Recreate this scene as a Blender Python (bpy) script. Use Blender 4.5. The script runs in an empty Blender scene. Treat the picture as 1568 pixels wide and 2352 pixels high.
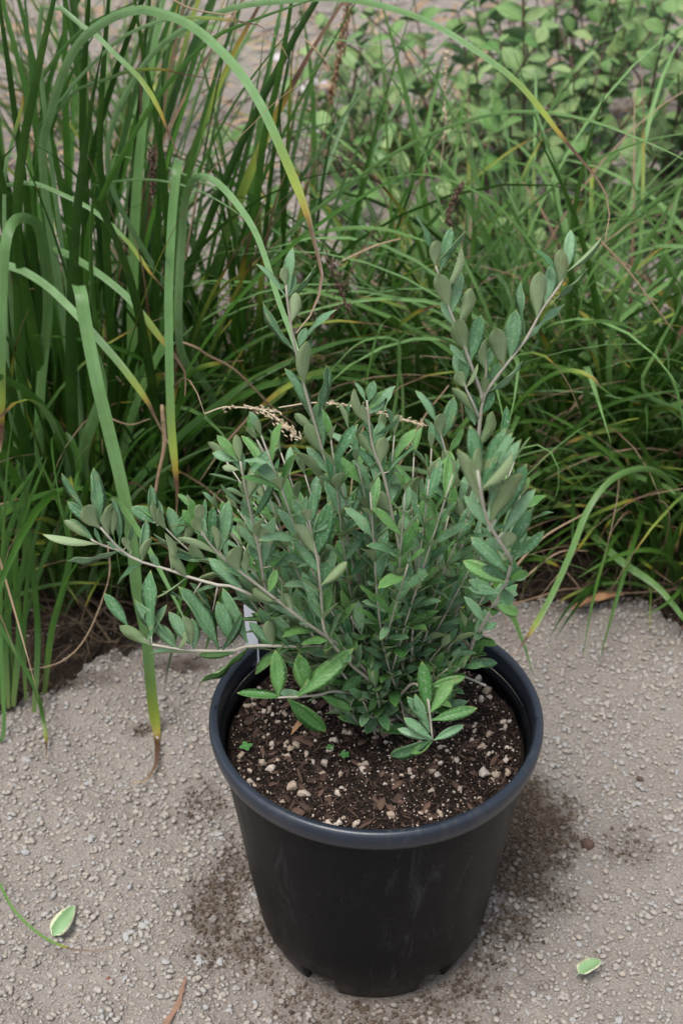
import bpy, math, random
import numpy as np
from mathutils import Vector, Matrix, noise

random.seed(7)
RS = np.random.RandomState(11)
C = bpy.context.scene.collection
R = math.radians

# ------------------------------------------------------------------ camera, sky, sun, exposure
PITCH = R(34.7)
CAM = Vector((-0.029, -0.890, 1.078))
cd = bpy.data.cameras.new('camera')
cam = bpy.data.objects.new('camera', cd)
C.objects.link(cam)
cam.location = CAM
cam.rotation_euler = (math.pi / 2 - PITCH, 0, 0)
cd.sensor_fit = 'VERTICAL'
cd.sensor_height = 36
cd.sensor_width = 24
cd.lens = 50
cd.clip_start = 0.02
cd.clip_end = 400
cd.dof.use_dof = True
cd.dof.focus_distance = 1.10
cd.dof.aperture_fstop = 10.0
bpy.context.scene.camera = cam

SUN_EL, SUN_AZ = R(70), R(215)
world = bpy.data.worlds.new('World')
bpy.context.scene.world = world
world.use_nodes = True
wn = world.node_tree
sky = wn.nodes.new('ShaderNodeTexSky')
sky.sky_type = 'NISHITA'
sky.sun_disc = False
sky.sun_elevation = SUN_EL
sky.sun_rotation = SUN_AZ
sky.dust_density = 2.0
sky.air_density = 1.0
sky.ozone_density = 1.0
bg = wn.nodes['Background']
bg.inputs['Strength'].default_value = 0.11
hs = wn.nodes.new('ShaderNodeHueSaturation')      # thin even cloud: the blue of the sky is mostly veiled
hs.inputs['Saturation'].default_value = 0.45
wn.links.new(sky.outputs[0], hs.inputs['Color'])
wn.links.new(hs.outputs[0], bg.inputs['Color'])

sd = bpy.data.lights.new('sun', 'SUN')
sun = bpy.data.objects.new('sun', sd)
C.objects.link(sun)
sd.energy = 1.5
sd.angle = R(28)
sd.color = (1.0, 0.97, 0.93)
# nishita: rotation measured clockwise from +Y
sv = Vector((math.sin(SUN_AZ) * math.cos(SUN_EL), math.cos(SUN_AZ) * math.cos(SUN_EL), math.sin(SUN_EL)))
sun.rotation_euler = sv.to_track_quat('Z', 'Y').to_euler()

sc = bpy.context.scene
sc.view_settings.view_transform = 'Standard'
sc.view_settings.look = 'None'
sc.view_settings.gamma = 1
sc.view_settings.use_curve_mapping = False
sc.view_settings.exposure = 1.12
sc.cycles.max_bounces = 6
sc.cycles.diffuse_bounces = 3
sc.cycles.transparent_max_bounces = 4

# ------------------------------------------------------------------ sight lines: photo point -> world
FPX = 3467 / 1.0612          # focal length in units of the 1568-wide view
FWD = Vector((0, math.cos(PITCH), -math.sin(PITCH)))
UPV = Vector((0, math.sin(PITCH), math.cos(PITCH)))
RT = Vector((1, 0, 0))


def ray(x, y):
    return FWD * FPX + RT * (x - 784) - UPV * (y - 1176)


def U(x, y, Y):              # point at world depth Y
    d = ray(x, y)
    return CAM + d * ((Y - CAM.y) / d.y)


def G(x, y, z=0.0):          # point at world height z
    d = ray(x, y)
    return CAM + d * ((z - CAM.z) / d.z)


def proj(p):
    d = Vector(p) - CAM
    f = d.dot(FWD)
    return 784 + FPX * d.dot(RT) / f, 1176 - FPX * d.dot(UPV) / f


# ------------------------------------------------------------------ object helpers
def mesh(name, V, F, mats, smooth=True, attrs=None, midx=None, uv=None):
    me = bpy.data.meshes.new(name)
    if isinstance(V, np.ndarray) and isinstance(F, np.ndarray):
        nV, nF, k = len(V), len(F), F.shape[1]
        me.vertices.add(nV)
        me.vertices.foreach_set('co', V.astype(np.float32).ravel())
        me.loops.add(nF * k)
        me.loops.foreach_set('vertex_index', F.astype(np.int32).ravel())
        me.polygons.add(nF)
        me.polygons.foreach_set('loop_start', np.arange(0, nF * k, k, dtype=np.int32))
        me.update(calc_edges=True)
    else:
        me.from_pydata([tuple(v) for v in V], [], [tuple(f) for f in F])
        me.update()
    for m in (mats if isinstance(mats, (list, tuple)) else [mats]):
        me.materials.append(m)
    if midx is not None:
        me.polygons.foreach_set('material_index', np.asarray(midx, dtype=np.int32))
    if smooth:
        me.polygons.foreach_set('use_smooth', np.ones(len(me.polygons), dtype=bool))
    if attrs:
        for k, a in attrs.items():
            at = me.attributes.new(k, 'FLOAT', 'POINT')
            at.data.foreach_set('value', np.asarray(a, dtype=np.float32))
    return me


def obj(name, me, parent=None, mat=None):
    o = bpy.data.objects.new(name, me)
    C.objects.link(o)
    if parent is not None:
        o.parent = parent
        if mat is None:
            o.matrix_parent_inverse = Matrix.Identity(4)
    if mat is not None:
        o.matrix_basis = mat
    return o


def thing(name, label, cat, loc=(0, 0, 0), group=None):
    o = bpy.data.objects.new(name, None)
    C.objects.link(o)
    o.location = loc
    o.empty_display_size = 0.02
    return tag(o, label, cat, group)


def tag(o, label, cat, group=None, kind=None):
    o['label'] = label
    o['category'] = cat
    if group:
        o['group'] = group
    if kind:
        o['kind'] = kind
    return o


# ------------------------------------------------------------------ material helpers
class NT:
    def __init__(s, name):
        s.m = bpy.data.materials.new(name)
        s.m.use_nodes = True
        s.t = s.m.node_tree
        s.b = s.t.nodes['Principled BSDF']
        s.out = s.t.nodes['Material Output']

    def n(s, typ, **kw):
        n = s.t.nodes.new(typ)
        for k, v in kw.items():
            if k in n.inputs:
                n.inputs[k].default_value = v
            else:
                setattr(n, k, v)
        return n

    def l(s, a, b):
        s.t.links.new(a, b)

    def setv(s, sock, v):
        if hasattr(v, 'is_linked') or isinstance(v, bpy.types.NodeSocket):
            s.l(v, sock)
        elif isinstance(v, tuple) and len(v) == 3:
            sock.default_value = (*v, 1)
        else:
            sock.default_value = v

    def noise(s, scale, detail=3, rough=0.5, vec=None, dist=0.0):
        n = s.n('ShaderNodeTexNoise')
        n.inputs['Scale'].default_value = scale
        n.inputs['Detail'].default_value = detail
        n.inputs['Roughness'].default_value = rough
        n.inputs['Distortion'].default_value = dist
        if vec is not None:
            s.l(vec, n.inputs['Vector'])
        return n.outputs['Fac']

    def mix(s, f, a, b, mode='MIX'):
        n = s.n('ShaderNodeMix', data_type='RGBA', blend_type=mode)
        s.setv(n.inputs['Factor'], f)
        s.setv(n.inputs[6], a)
        s.setv(n.inputs[7], b)
        return n.outputs[2]

    def rng(s, v, a, b, c=0.0, d=1.0):
        n = s.n('ShaderNodeMapRange')
        s.setv(n.inputs['Value'], v)
        n.inputs['From Min'].default_value = a
        n.inputs['From Max'].default_value = b
        n.inputs['To Min'].default_value = c
        n.inputs['To Max'].default_value = d
        return n.outputs[0]

    def math(s, op, a, b=0.0):
        n = s.n('ShaderNodeMath', operation=op)
        s.setv(n.inputs[0], a)
        s.setv(n.inputs[1], b)
        return n.outputs[0]

    def ramp(s, v, stops):
        n = s.n('ShaderNodeValToRGB')
        s.l(v, n.inputs[0])
        cr = n.color_ramp
        while len(cr.elements) < len(stops):
            cr.elements.new(0.5)
        for e, (p, c) in zip(cr.elements, stops):
            e.position = p
            e.color = (*c, 1)
        return n.outputs[0]

    def attr(s, name):
        n = s.n('ShaderNodeAttribute')
        n.attribute_name = name
        return n.outputs['Fac']

    def pos(s):
        return s.n('ShaderNodeNewGeometry').outputs['Position']

    def objco(s):
        return s.n('ShaderNodeTexCoord').outputs['Object']

    def bump(s, h, strength=0.3, dist=0.002):
        n = s.n('ShaderNodeBump')
        n.inputs['Strength'].default_value = strength
        n.inputs['Distance'].default_value = dist
        s.l(h, n.inputs['Height'])
        s.l(n.outputs[0], s.b.inputs['Normal'])
        return n.outputs[0]

    def done(s, col, rough=0.6, spec=0.5, trans=0.0, tcol=None):
        s.setv(s.b.inputs['Base Color'], col)
        s.setv(s.b.inputs['Roughness'], rough)
        s.setv(s.b.inputs['Specular IOR Level'], spec)
        if trans > 0:
            t = s.n('ShaderNodeBsdfTranslucent')
            s.setv(t.inputs['Color'], tcol if tcol is not None else col)
            mx = s.n('ShaderNodeMixShader')
            mx.inputs[0].default_value = trans
            s.l(s.b.outputs[0], mx.inputs[1])
            s.l(t.outputs[0], mx.inputs[2])
            s.l(mx.outputs[0], s.out.inputs['Surface'])
        return s.m


def m_stone(name, light, dark, warm, grey, stain_on=True):
    k = NT(name)
    isl = k.n('ShaderNodeNewGeometry')
    r = isl.outputs['Random Per Island']
    base = k.ramp(r, [(0.0, dark), (0.25, light), (0.5, warm), (0.72, light), (0.86, grey), (1.0, tuple(min(1, c * 1.08) for c in light))])
    n1 = k.noise(260, 4, 0.6, isl.outputs['Position'])
    base = k.mix(k.rng(n1, 0.3, 0.7, 0, 0.5), base, tuple(c * 0.72 for c in light), 'MIX')
    if stain_on:
        st = k.attr('stain')
        base = k.mix(k.math('MULTIPLY', st, 0.88), base, (0.075, 0.050, 0.034))
    k.bump(k.noise(500, 4, 0.6, isl.outputs['Position']), 0.5, 0.001)
    return k.done(base, 0.9, 0.25)


def m_ground():
    k = NT('gravel_ground_material')
    p = k.pos()
    n1 = k.noise(9, 5, 0.6, p)
    n2 = k.noise(420, 4, 0.65, p)
    vor = k.n('ShaderNodeTexVoronoi', feature='F1')
    vor.inputs['Scale'].default_value = 230
    k.l(p, vor.inputs['Vector'])
    dust = k.mix(k.rng(n1, 0.35, 0.65), (0.31, 0.278, 0.242), (0.35, 0.315, 0.275))
    dust = k.mix(k.rng(n2, 0.3, 0.65), tuple([0.21, 0.18, 0.155]), dust)
    vd = k.rng(vor.outputs['Distance'], 0.1, 0.75, 0.0, 0.25)
    dust = k.mix(vd, dust, (0.20, 0.16, 0.13))
    stain = k.attr('stain')
    n3 = k.noise(60, 5, 0.7, p)
    sm = k.math('MULTIPLY', stain, k.rng(n3, 0.3, 0.6, 0.5, 1.0))
    col = k.mix(sm, dust, (0.055, 0.037, 0.026))
    soil = k.mix(k.rng(n2, 0.35, 0.65), (0.018, 0.013, 0.010), (0.065, 0.045, 0.033))
    col = k.mix(k.attr('bed'), col, soil)
    hh = k.math('ADD', n2, k.math('MULTIPLY', vor.outputs['Distance'], -0.8))
    k.bump(hh, 0.8, 0.003)
    return k.done(col, 0.95, 0.15)


def m_pot(name='black_plastic', c1=(0.0026, 0.0029, 0.0040), c2=(0.0050, 0.0051, 0.0062), r1=.34, r2=.48, spec=.13):
    k = NT(name)
    p = k.objco()
    n1 = k.noise(7, 4, 0.6, p)
    mp = k.n('ShaderNodeMapping')
    mp.inputs['Scale'].default_value = (1, 1, 0.25)
    k.l(p, mp.inputs['Vector'])
    n2 = k.noise(45, 5, 0.7, mp.outputs[0], 1.5)
    n4 = k.noise(9, 3, 0.5, mp.outputs[0])
    v = k.n('ShaderNodeTexVoronoi')
    v.inputs['Scale'].default_value = 230
    k.l(p, v.inputs['Vector'])
    n3 = k.noise(24, 2, 0.5, p)
    speck = k.math('MULTIPLY', k.math('MULTIPLY', k.rng(v.outputs['Distance'], 0.13, 0.05), k.rng(k.noise(900, 2, 0.6, p), 0.45, 0.6)), k.rng(n3, 0.50, 0.60))
    v2 = k.n('ShaderNodeTexVoronoi')
    v2.inputs['Scale'].default_value = 520
    k.l(p, v2.inputs['Vector'])
    speck = k.math('ADD', speck, k.math('MULTIPLY', k.rng(v2.outputs['Distance'], 0.16, 0.06), k.rng(k.noise(12, 3, 0.5, p), 0.5, 0.66, 0, 0.7)))
    col = k.mix(k.rng(n1, 0.35, 0.7), c1, c2)
    scuff = k.math('MULTIPLY', k.rng(n2, 0.52, 0.70), k.rng(n4, 0.46, 0.58))
    col = k.mix(k.math('MULTIPLY', scuff, 0.4), col, (0.07, 0.068, 0.068))
    col = k.mix(k.math('MULTIPLY', speck, 0.8), col, (0.22, 0.18, 0.15))
    sp = k.n('ShaderNodeSeparateXYZ')
    k.l(p, sp.inputs[0])
    low = k.rng(k.math('ADD', sp.outputs[2], k.math('MULTIPLY', n1, 0.05)), 0.09, 0.02)
    col = k.mix(k.math('MULTIPLY', low, 0.12), col, (0.15, 0.115, 0.09))
    k.bump(k.noise(60, 4, 0.6, p), 0.06, 0.002)
    return k.done(col, k.rng(n2, 0.3, 0.7, r1, r2), spec)


def m_blade(name, g_dark, g_mid, g_pale):
    k = NT(name)
    r = k.attr('rnd')
    d = k.attr('dry')
    blot = k.noise(30, 3, 0.6, k.pos())
    u = k.attr('across')
    al = k.attr('along')
    col = k.ramp(r, [(0.0, g_dark), (0.55, g_mid), (1.0, g_pale)])
    nn = k.noise(55, 3, 0.6, k.pos())
    col = k.mix(k.rng(nn, 0.35, 0.7, 0, 0.3), col, tuple(c * 0.7 for c in g_mid))
    col = k.mix(k.math('MULTIPLY', k.rng(al, 0.25, 0.0), 0.5), col, (0.16, 0.18, 0.06))
    st = k.math('SINE', k.math('MULTIPLY', u, 26.0))
    col = k.mix(k.rng(st, 0.0, 1.0, 0, 0.34), col, tuple(min(1, c * 1.7 + 0.02) for c in g_mid))
    mid = k.rng(k.math('ABSOLUTE', u), 0.10, 0.0)
    col = k.mix(k.math('MULTIPLY', mid, 0.35), col, tuple(c * 0.55 for c in g_mid))
    dr = k.ramp(d, [(0.0, (0.07, 0.15, 0.03)), (0.35, (0.22, 0.28, 0.04)), (0.52, (0.24, 0.17, 0.02)), (0.62, (0.075, 0.035, 0.02)), (0.8, (0.23, 0.14, 0.09)), (1.0, (0.44, 0.32, 0.2))])
    col = k.mix(k.rng(d, 0.0, 0.3), col, dr)
    fl = k.noise(140, 3, 0.7, k.pos())
    col = k.mix(k.math('MULTIPLY', k.rng(fl, 0.66, 0.74), 0.6), col, (0.16, 0.10, 0.04))
    col = k.mix(k.rng(blot, 0.5, 0.75, 0, 0.2), col, (0.15, 0.24, 0.03))
    k.bump(k.math('ADD', st, k.math('MULTIPLY', blot, 2.0)), 0.4, 0.0008)
    return k.done(col, 0.33, 0.42, 0.13)


def m_leaf(name, a, b, speck, edge, rough=0.5, trans=0.26, specks=1.0, spec=0.45):
    k = NT(name)
    p = k.objco()
    rr = k.n('ShaderNodeObjectInfo').outputs['Random']
    isl = k.n('ShaderNodeNewGeometry').outputs['Random Per Island']
    rnd = k.math('FRACT', k.math('ADD', rr, isl))
    u, v = k.attr('across'), k.attr('along')
    n = k.noise(38, 4, 0.65, k.pos())
    col = k.mix(rnd, a, b)
    col = k.mix(k.rng(n, 0.35, 0.7, 0, 0.45), col, tuple(c * 0.6 for c in a))
    n2 = k.noise(420, 4, 0.7, k.pos())
    col = k.mix(k.math('MULTIPLY', k.rng(n2, 0.55, 0.68), 0.55 * specks), col, speck)
    n5 = k.noise(95, 2, 0.5, k.pos())
    col = k.mix(k.rng(n5, 0.66, 0.74, 0, 0.5), col, (0.30, 0.27, 0.12))
    au = k.math('ABSOLUTE', u)
    col = k.mix(k.rng(au, 0.06, 0.0, 0, 0.3), col, tuple(min(1, c * 1.5 + 0.03) for c in b))
    col = k.mix(k.rng(au, 0.86, 1.0, 0, 0.55), col, edge)
    col = k.mix(k.rng(v, 0.93, 1.0, 0, 0.7), col, (0.35, 0.36, 0.10))
    k.bump(k.math('ADD', n2, k.math('MULTIPLY', k.math('SINE', k.math('ADD', k.math('MULTIPLY', v, 60.0), k.math('MULTIPLY', au, -14.0))), 0.3)), 0.25, 0.0008)
    return k.done(col, rough, spec, trans)


def m_plain(name, a, b, scale=60, rough=0.8, spec=0.3, trans=0.0, bump=0.3):
    k = NT(name)
    n = k.noise(scale, 4, 0.65, k.pos())
    rnd = k.n('ShaderNodeNewGeometry').outputs['Random Per Island']
    rr = k.n('ShaderNodeObjectInfo').outputs['Random']
    f = k.math('FRACT', k.math('ADD', rnd, rr))
    f = k.math('ADD', k.math('MULTIPLY', f, 0.6), k.rng(n, 0.3, 0.7, 0, 0.4))
    if bump:
        k.bump(k.noise(scale * 6, 4, 0.6, k.pos()), bump, 0.001)
    return k.done(k.mix(f, a, b), rough, spec, trans)


M = {}
M['ground'] = m_ground()
M['gravel'] = m_stone('gravel_stone', (0.37, 0.335, 0.295), (0.265, 0.235, 0.205), (0.385, 0.325, 0.265), (0.34, 0.335, 0.325))
M['pot'] = m_pot()
M['rim'] = m_pot('sky_tinted_plastic_rim', (0.012, 0.017, 0.027), (0.020, 0.026, 0.038), .26, .4, .5)  # pot plastic again, with the bluish sky reflection painted into its base colour
M['blade'] = m_blade('sedge_blade_green', (0.010, 0.038, 0.004), (0.046, 0.135, 0.012), (0.23, 0.37, 0.17))
M['fine'] = m_blade('fine_grass_green', (0.016, 0.055, 0.006), (0.062, 0.150, 0.018), (0.20, 0.36, 0.12))
M['leaf_up'] = m_leaf('shrub_leaf_upper', (0.060, 0.185, 0.062), (0.25, 0.43, 0.23), (0.42, 0.52, 0.42), (0.26, 0.34, 0.12), 0.43)
M['leaf_bright'] = m_leaf('shrub_leaf_upper_bright', (0.065, 0.200, 0.042), (0.19, 0.39, 0.11), (0.34, 0.46, 0.32), (0.26, 0.38, 0.12), 0.42)
M['leaf_down'] = m_leaf('shrub_leaf_underside', (0.29, 0.40, 0.19), (0.41, 0.52, 0.29), (0.34, 0.38, 0.28), (0.30, 0.34, 0.15), 0.7, 0.25, 0.5, 0.2)
M['leaf_round'] = m_leaf('round_leaf_green', (0.13, 0.29, 0.07), (0.36, 0.47, 0.19), (0.3, 0.42, 0.28), (0.2, 0.3, 0.1), 0.45, 0.3, 0.2)
M['leaf_round_under'] = m_leaf('round_leaf_underside', (0.15, 0.25, 0.13), (0.23, 0.34, 0.20), (0.3, 0.42, 0.28), (0.2, 0.3, 0.1), 0.6, 0.3, 0.2)
M['stem'] = m_plain('pale_grey_bark', (0.48, 0.45, 0.38), (0.32, 0.29, 0.22), 200, 0.75)
M['stem_brown'] = m_plain('brown_bark', (0.16, 0.11, 0.07), (0.27, 0.20, 0.14), 200, 0.8)
M['stem_red'] = m_plain('red_brown_stem', (0.075, 0.035, 0.03), (0.13, 0.08, 0.055), 120, 0.6)
M['soil'] = m_plain('dark_potting_soil', (0.006, 0.0045, 0.004), (0.022, 0.015, 0.011), 300, 0.95, 0.15, 0, 0.8)
M['crumb'] = m_plain('soil_crumb', (0.005, 0.004, 0.0035), (0.045, 0.026, 0.018), 300, 0.9, 0.25)
M['spill'] = m_plain('spilled_soil_crumb', (0.035, 0.023, 0.016), (0.16, 0.12, 0.085), 200, 0.95, 0.15)
M['bark'] = m_plain('bark_chip_brown', (0.014, 0.009, 0.007), (0.135, 0.08, 0.056), 250, 0.85)
M['pumice'] = m_plain('pumice_tan', (0.34, 0.24, 0.16), (0.66, 0.58, 0.50), 300, 0.85, 0.3, 0, 0.8)
M['straw'] = m_plain('dry_straw', (0.19, 0.12, 0.07), (0.44, 0.32, 0.20), 90, 0.8)
M['straw_dark'] = m_plain('rotting_straw', (0.018, 0.012, 0.008), (0.13, 0.09, 0.055), 90, 0.9)
M['seed'] = m_plain('seed_head_tan', (0.42, 0.32, 0.2), (0.6, 0.5, 0.36), 300, 0.8)
M['spike'] = m_plain('brown_flower_spike', (0.05, 0.03, 0.02), (0.16, 0.10, 0.07), 300, 0.9)
M['rust'] = m_plain('rust_brown_spike', (0.20, 0.11, 0.06), (0.30, 0.18, 0.11), 200, 0.9)
M['rock'] = m_plain('pale_rock', (0.34, 0.30, 0.29), (0.58, 0.54, 0.54), 30, 0.9)
M['clod'] = m_plain('earth_clod', (0.055, 0.032, 0.024), (0.11, 0.07, 0.05), 200, 0.95)
M['label'] = m_plain('white_plastic', (0.48, 0.50, 0.55), (0.56, 0.58, 0.62), 50, 0.45, 0.5, 0, 0.02)
M['redbit'] = m_plain('red_brown_bit', (0.14, 0.035, 0.02), (0.2, 0.06, 0.03), 300, 0.5)
M['dead_leaf'] = m_plain('dead_leaf_tan', (0.42, 0.20, 0.09), (0.50, 0.31, 0.17), 70, 0.7, 0.3, 0.2)
M['seedling'] = m_plain('seedling_green', (0.06, 0.22, 0.05), (0.12, 0.32, 0.09), 200, 0.5, 0.4, 0.2)
M['barkstrip'] = m_plain('bark_strip', (0.13, 0.068, 0.045), (0.30, 0.18, 0.125), 250, 0.85)


def m_varieg():
    k = NT('cream_edged_leaf')
    u, v = k.attr('across'), k.attr('along')
    e = k.math('ADD', k.math('ABSOLUTE', u), k.math('MULTIPLY', k.math('SUBTRACT', k.noise(260, 2, 0.5, k.pos()), 0.5), 0.5))
    col = k.mix(k.rng(e, 0.68, 0.76), (0.26, 0.42, 0.20), (0.68, 0.68, 0.45))
    col = k.mix(k.rng(k.math('ABSOLUTE', u), 0.05, 0.0, 0, 0.5), col, (0.3, 0.46, 0.22))
    return k.done(col, 0.45, 0.4, 0.2)


M['varieg'] = m_varieg()

# ------------------------------------------------------------------ ground
EDGE = [(-9, 0.30)] + [(G(x, y).x, G(x, y).y) for x, y in ((-200, 1670), (0, 1650), (100, 1608), (140, 1562), (280, 1497), (420, 1468), (560, 1450), (1130, 1400), (1250, 1385), (1500, 1390), (1568, 1440), (1700, 1500))] + [(9, 0.30)]


def edge_y(x):
    return np.interp(x, [e[0] for e in EDGE], [e[1] for e in EDGE])


def nz(x, y, s, o=0.0):
    return noise.noise(Vector((x * s + o, y * s - o, o * 0.37)))


STAINS = []
for (px, py, rx, ry, st) in ((1215, 1885, 0.045, 0.065, 1.0), (1150, 1930, 0.03, 0.05, 1.0), (1190, 1990, 0.036, 0.05, 0.8), (1160, 2120, 0.03, 0.03, 0.5), (1255, 2070, 0.03, 0.02, 0.4), (500, 2080, 0.026, 0.050, 0.62),
                             (545, 1990, 0.022, 0.04, 0.5), (575, 2170, 0.025, 0.03, 0.6), (500, 2190, 0.03, 0.02, 0.4), (425, 1525, 0.03, 0.016, 0.9), (470, 1850, 0.03, 0.03, 0.35),
                             (330, 1680, 0.02, 0.012, 0.5), (1450, 1950, 0.03, 0.03, 0.3), (150, 1560, 0.06, 0.02, 0.6), (870, 2200, 0.115, 0.10, 0.55)):
    g = G(px, py)
    STAINS.append((g.x, g.y, rx, ry, st))


def stain(x, y):
    w = nz(x, y, 45) * 0.35 + nz(x, y, 130, 3.0) * 0.25
    v = 0.0
    for (cx, cy, rx, ry, st) in STAINS:
        d = math.hypot((x - cx) / rx, (y - cy) / ry) + w
        v = max(v, st * min(1, max(0, (1.35 - d) / 0.8)))
    return v


def bedf(x, y):
    e = float(edge_y(x)) + 0.03 * nz(x, y, 22, 7) + 0.02 * nz(x, y, 70, 8)
    far = 1.22 + 0.12 * nz(x, y, 3, 2)
    a = min(1, max(0, (y - e) / 0.03))
    b = min(1, max(0, (far - y) / 0.15))
    return a * b


def gz(x, y):
    if abs(x) > 3 or y > 5 or y < -2:
        return 0.0
    b = bedf(x, y)
    e = float(edge_y(x))
    ridge = 0.003 * math.exp(-((y - e + 0.05) / 0.05) ** 2)
    rp = math.hypot(x, y)
    near = min(1, max(0, (rp - 0.10) / 0.08))
    h = ridge + near * (0.009 * nz(x, y, 9, 1) + 0.005 * nz(x, y, 24, 4) + 0.0030 * nz(x, y, 62, 5) + 0.0016 * nz(x, y, 150, 6)) - 0.006 * stain(x, y) * near
    return h - 0.025 * b


def lines(lo, hi, step, far, grow=1.35):
    a = list(np.arange(lo, hi + 1e-6, step))
    s = step
    while a[-1] < far:
        s *= grow
        a.append(a[-1] + s)
    s = step
    while a[0] > -far:
        s *= grow
        a.insert(0, a[0] - s)
    return a


xs = lines(-0.5, 0.52, 0.0048, 60)
ys = lines(-0.5, 0.55, 0.0048, 60)
V = []
st_a, bd_a = [], []
for y in ys:
    for x in xs:
        V.append((x, y, gz(x, y)))
        ok = abs(x) < 3 and -2 < y < 5
        st_a.append(stain(x, y) if ok else 0)
        bd_a.append(bedf(x, y) if ok else 0)
nx, ny = len(xs), len(ys)
idx = np.arange(nx * ny).reshape(ny, nx)
F = np.stack([idx[:-1, :-1], idx[:-1, 1:], idx[1:, 1:], idx[1:, :-1]], -1).reshape(-1, 4)
ground = obj('ground', mesh('ground', np.array(V), F, M['ground'], attrs={'stain': st_a, 'bed': bd_a}))
ground['kind'] = 'structure'


# ------------------------------------------------------------------ stones
def ico(sub):
    import bmesh
    bm = bmesh.new()
    bmesh.ops.create_icosphere(bm, subdivisions=sub, radius=1.0)
    v = np.array([x.co[:] for x in bm.verts])
    f = np.array([[q.index for q in p.verts] for p in bm.faces])
    bm.free()
    return v, f


ICO = {1: ico(1), 2: ico(2)}


def stone_shape(sub, seed, rough=0.28, cut=0.55):
    v, f = ICO[sub]
    r = np.random.RandomState(seed)
    out = v.copy()
    for _ in range(5):                      # knock flat facets off the ball
        n = r.normal(size=3)
        n /= np.linalg.norm(n)
        d = out @ n
        c = r.uniform(cut, cut + 0.3)
        out = out - np.outer(np.maximum(0, d - c), n)
    out *= 1 + r.uniform(-rough, rough, (len(v), 1)) * 0.35
    return out, f


def rotmats(n, rs, tilt=3.14):
    ax = rs.normal(size=(n, 3))
    ax /= np.linalg.norm(ax, axis=1)[:, None]
    a = rs.uniform(0, tilt, n)
    K = np.zeros((n, 3, 3))
    K[:, 0, 1], K[:, 0, 2], K[:, 1, 0] = -ax[:, 2], ax[:, 1], ax[:, 2]
    K[:, 1, 2], K[:, 2, 0], K[:, 2, 1] = -ax[:, 0], -ax[:, 1], ax[:, 0]
    I = np.eye(3)[None]
    return I + np.sin(a)[:, None, None] * K + (1 - np.cos(a))[:, None, None] * (K @ K)


def stones_joined(name, P, S, mat, sub=1, seed=1, flat=0.6, attrs=None, elong=1.0, chips=False):
    rs = np.random.RandomState(seed)
    n = len(P)
    shapes = [stone_shape(sub, seed * 50 + i)[0] for i in range(12)]
    f = ICO[sub][1]
    base = np.array(shapes)[rs.randint(0, 12, n)]
    sc_ = np.stack([rs.uniform(0.75, 1.3, n) * elong, rs.uniform(0.7, 1.05, n), rs.uniform(flat * 0.7, flat * 1.2, n)], 1)
    v = base * (sc_ * S[:, None])[:, None, :]
    th = rs.uniform(0, 6.28, n)
    c, s = np.cos(th), np.sin(th)
    Rz = np.zeros((n, 3, 3))
    Rz[:, 0, 0], Rz[:, 0, 1], Rz[:, 1, 0], Rz[:, 1, 1], Rz[:, 2, 2] = c, -s, s, c, 1
    v = np.einsum('nij,nkj->nki', rotmats(n, rs, 0.6) @ Rz, v)
    v += P[:, None, :]
    F_ = (f[None] + (np.arange(n) * len(ICO[sub][0]))[:, None, None]).reshape(-1, 3)
    at = {k: np.repeat(a, v.shape[1]) for k, a in (attrs or {}).items()}
    return mesh(name, v.reshape(-1, 3), F_, mat, smooth=not chips, attrs=at)


def pot_r(z):
    return 0.090 + (0.134 - 0.090) * z / 0.235


def scatter(n, x0, x1, y0, y1, rs, keep):
    pts = []
    X = rs.uniform(x0, x1, n)
    Y = rs.uniform(y0, y1, n)
    for x, y in zip(X, Y):
        if keep(x, y, rs):
            pts.append((x, y, gz(x, y)))
    return np.array(pts)


def keep_front(x, y, rs):
    if math.hypot(x, y) < 0.098:
        return False
    if x > 0.5 and y > 0.2 or abs(x) > 0.30 + 0.22 * (y + 0.6) + 0.15:
        return False
    b = bedf(x, y)
    if b > 0.5 and rs.rand() < 0.985:
        return False
    clump = nz(x, y, 16, 9) + 0.5 * nz(x, y, 40, 2)
    if clump < -0.2 and rs.rand() < 0.3:
        return False
    s = stain(x, y)
    if s > 0.35 and rs.rand() < 0.62:
        return False
    return True


rs1 = np.random.RandomState(3)
P = scatter(68000, -0.55, 0.58, -0.48, 0.52, rs1, keep_front)
S = 0.0010 + 0.0030 * rs1.rand(len(P)) ** 3.2
ST = np.array([stain(p[0], p[1]) for p in P])
P[:, 2] += S * (0.1 + 0.75 * rs1.rand(len(P)))
g1 = obj('gravel', stones_joined('gravel', P, S, M['gravel'], 1, 5, 0.65, {'stain': ST}, 1.15, True), ground)
g1['kind'] = 'stuff'
P = scatter(46000, -0.55, 0.58, -0.48, 0.52, rs1, keep_front)
S = 0.0007 + 0.0008 * rs1.rand(len(P))
ST = np.array([stain(p[0], p[1]) for p in P])
P[:, 2] += S * 0.4
g2 = obj('fine_gravel', stones_joined('fine_gravel', P, S, M['gravel'], 1, 6, 0.75, {'stain': ST}, 1.1, True), ground)
g2['kind'] = 'stuff'
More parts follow.
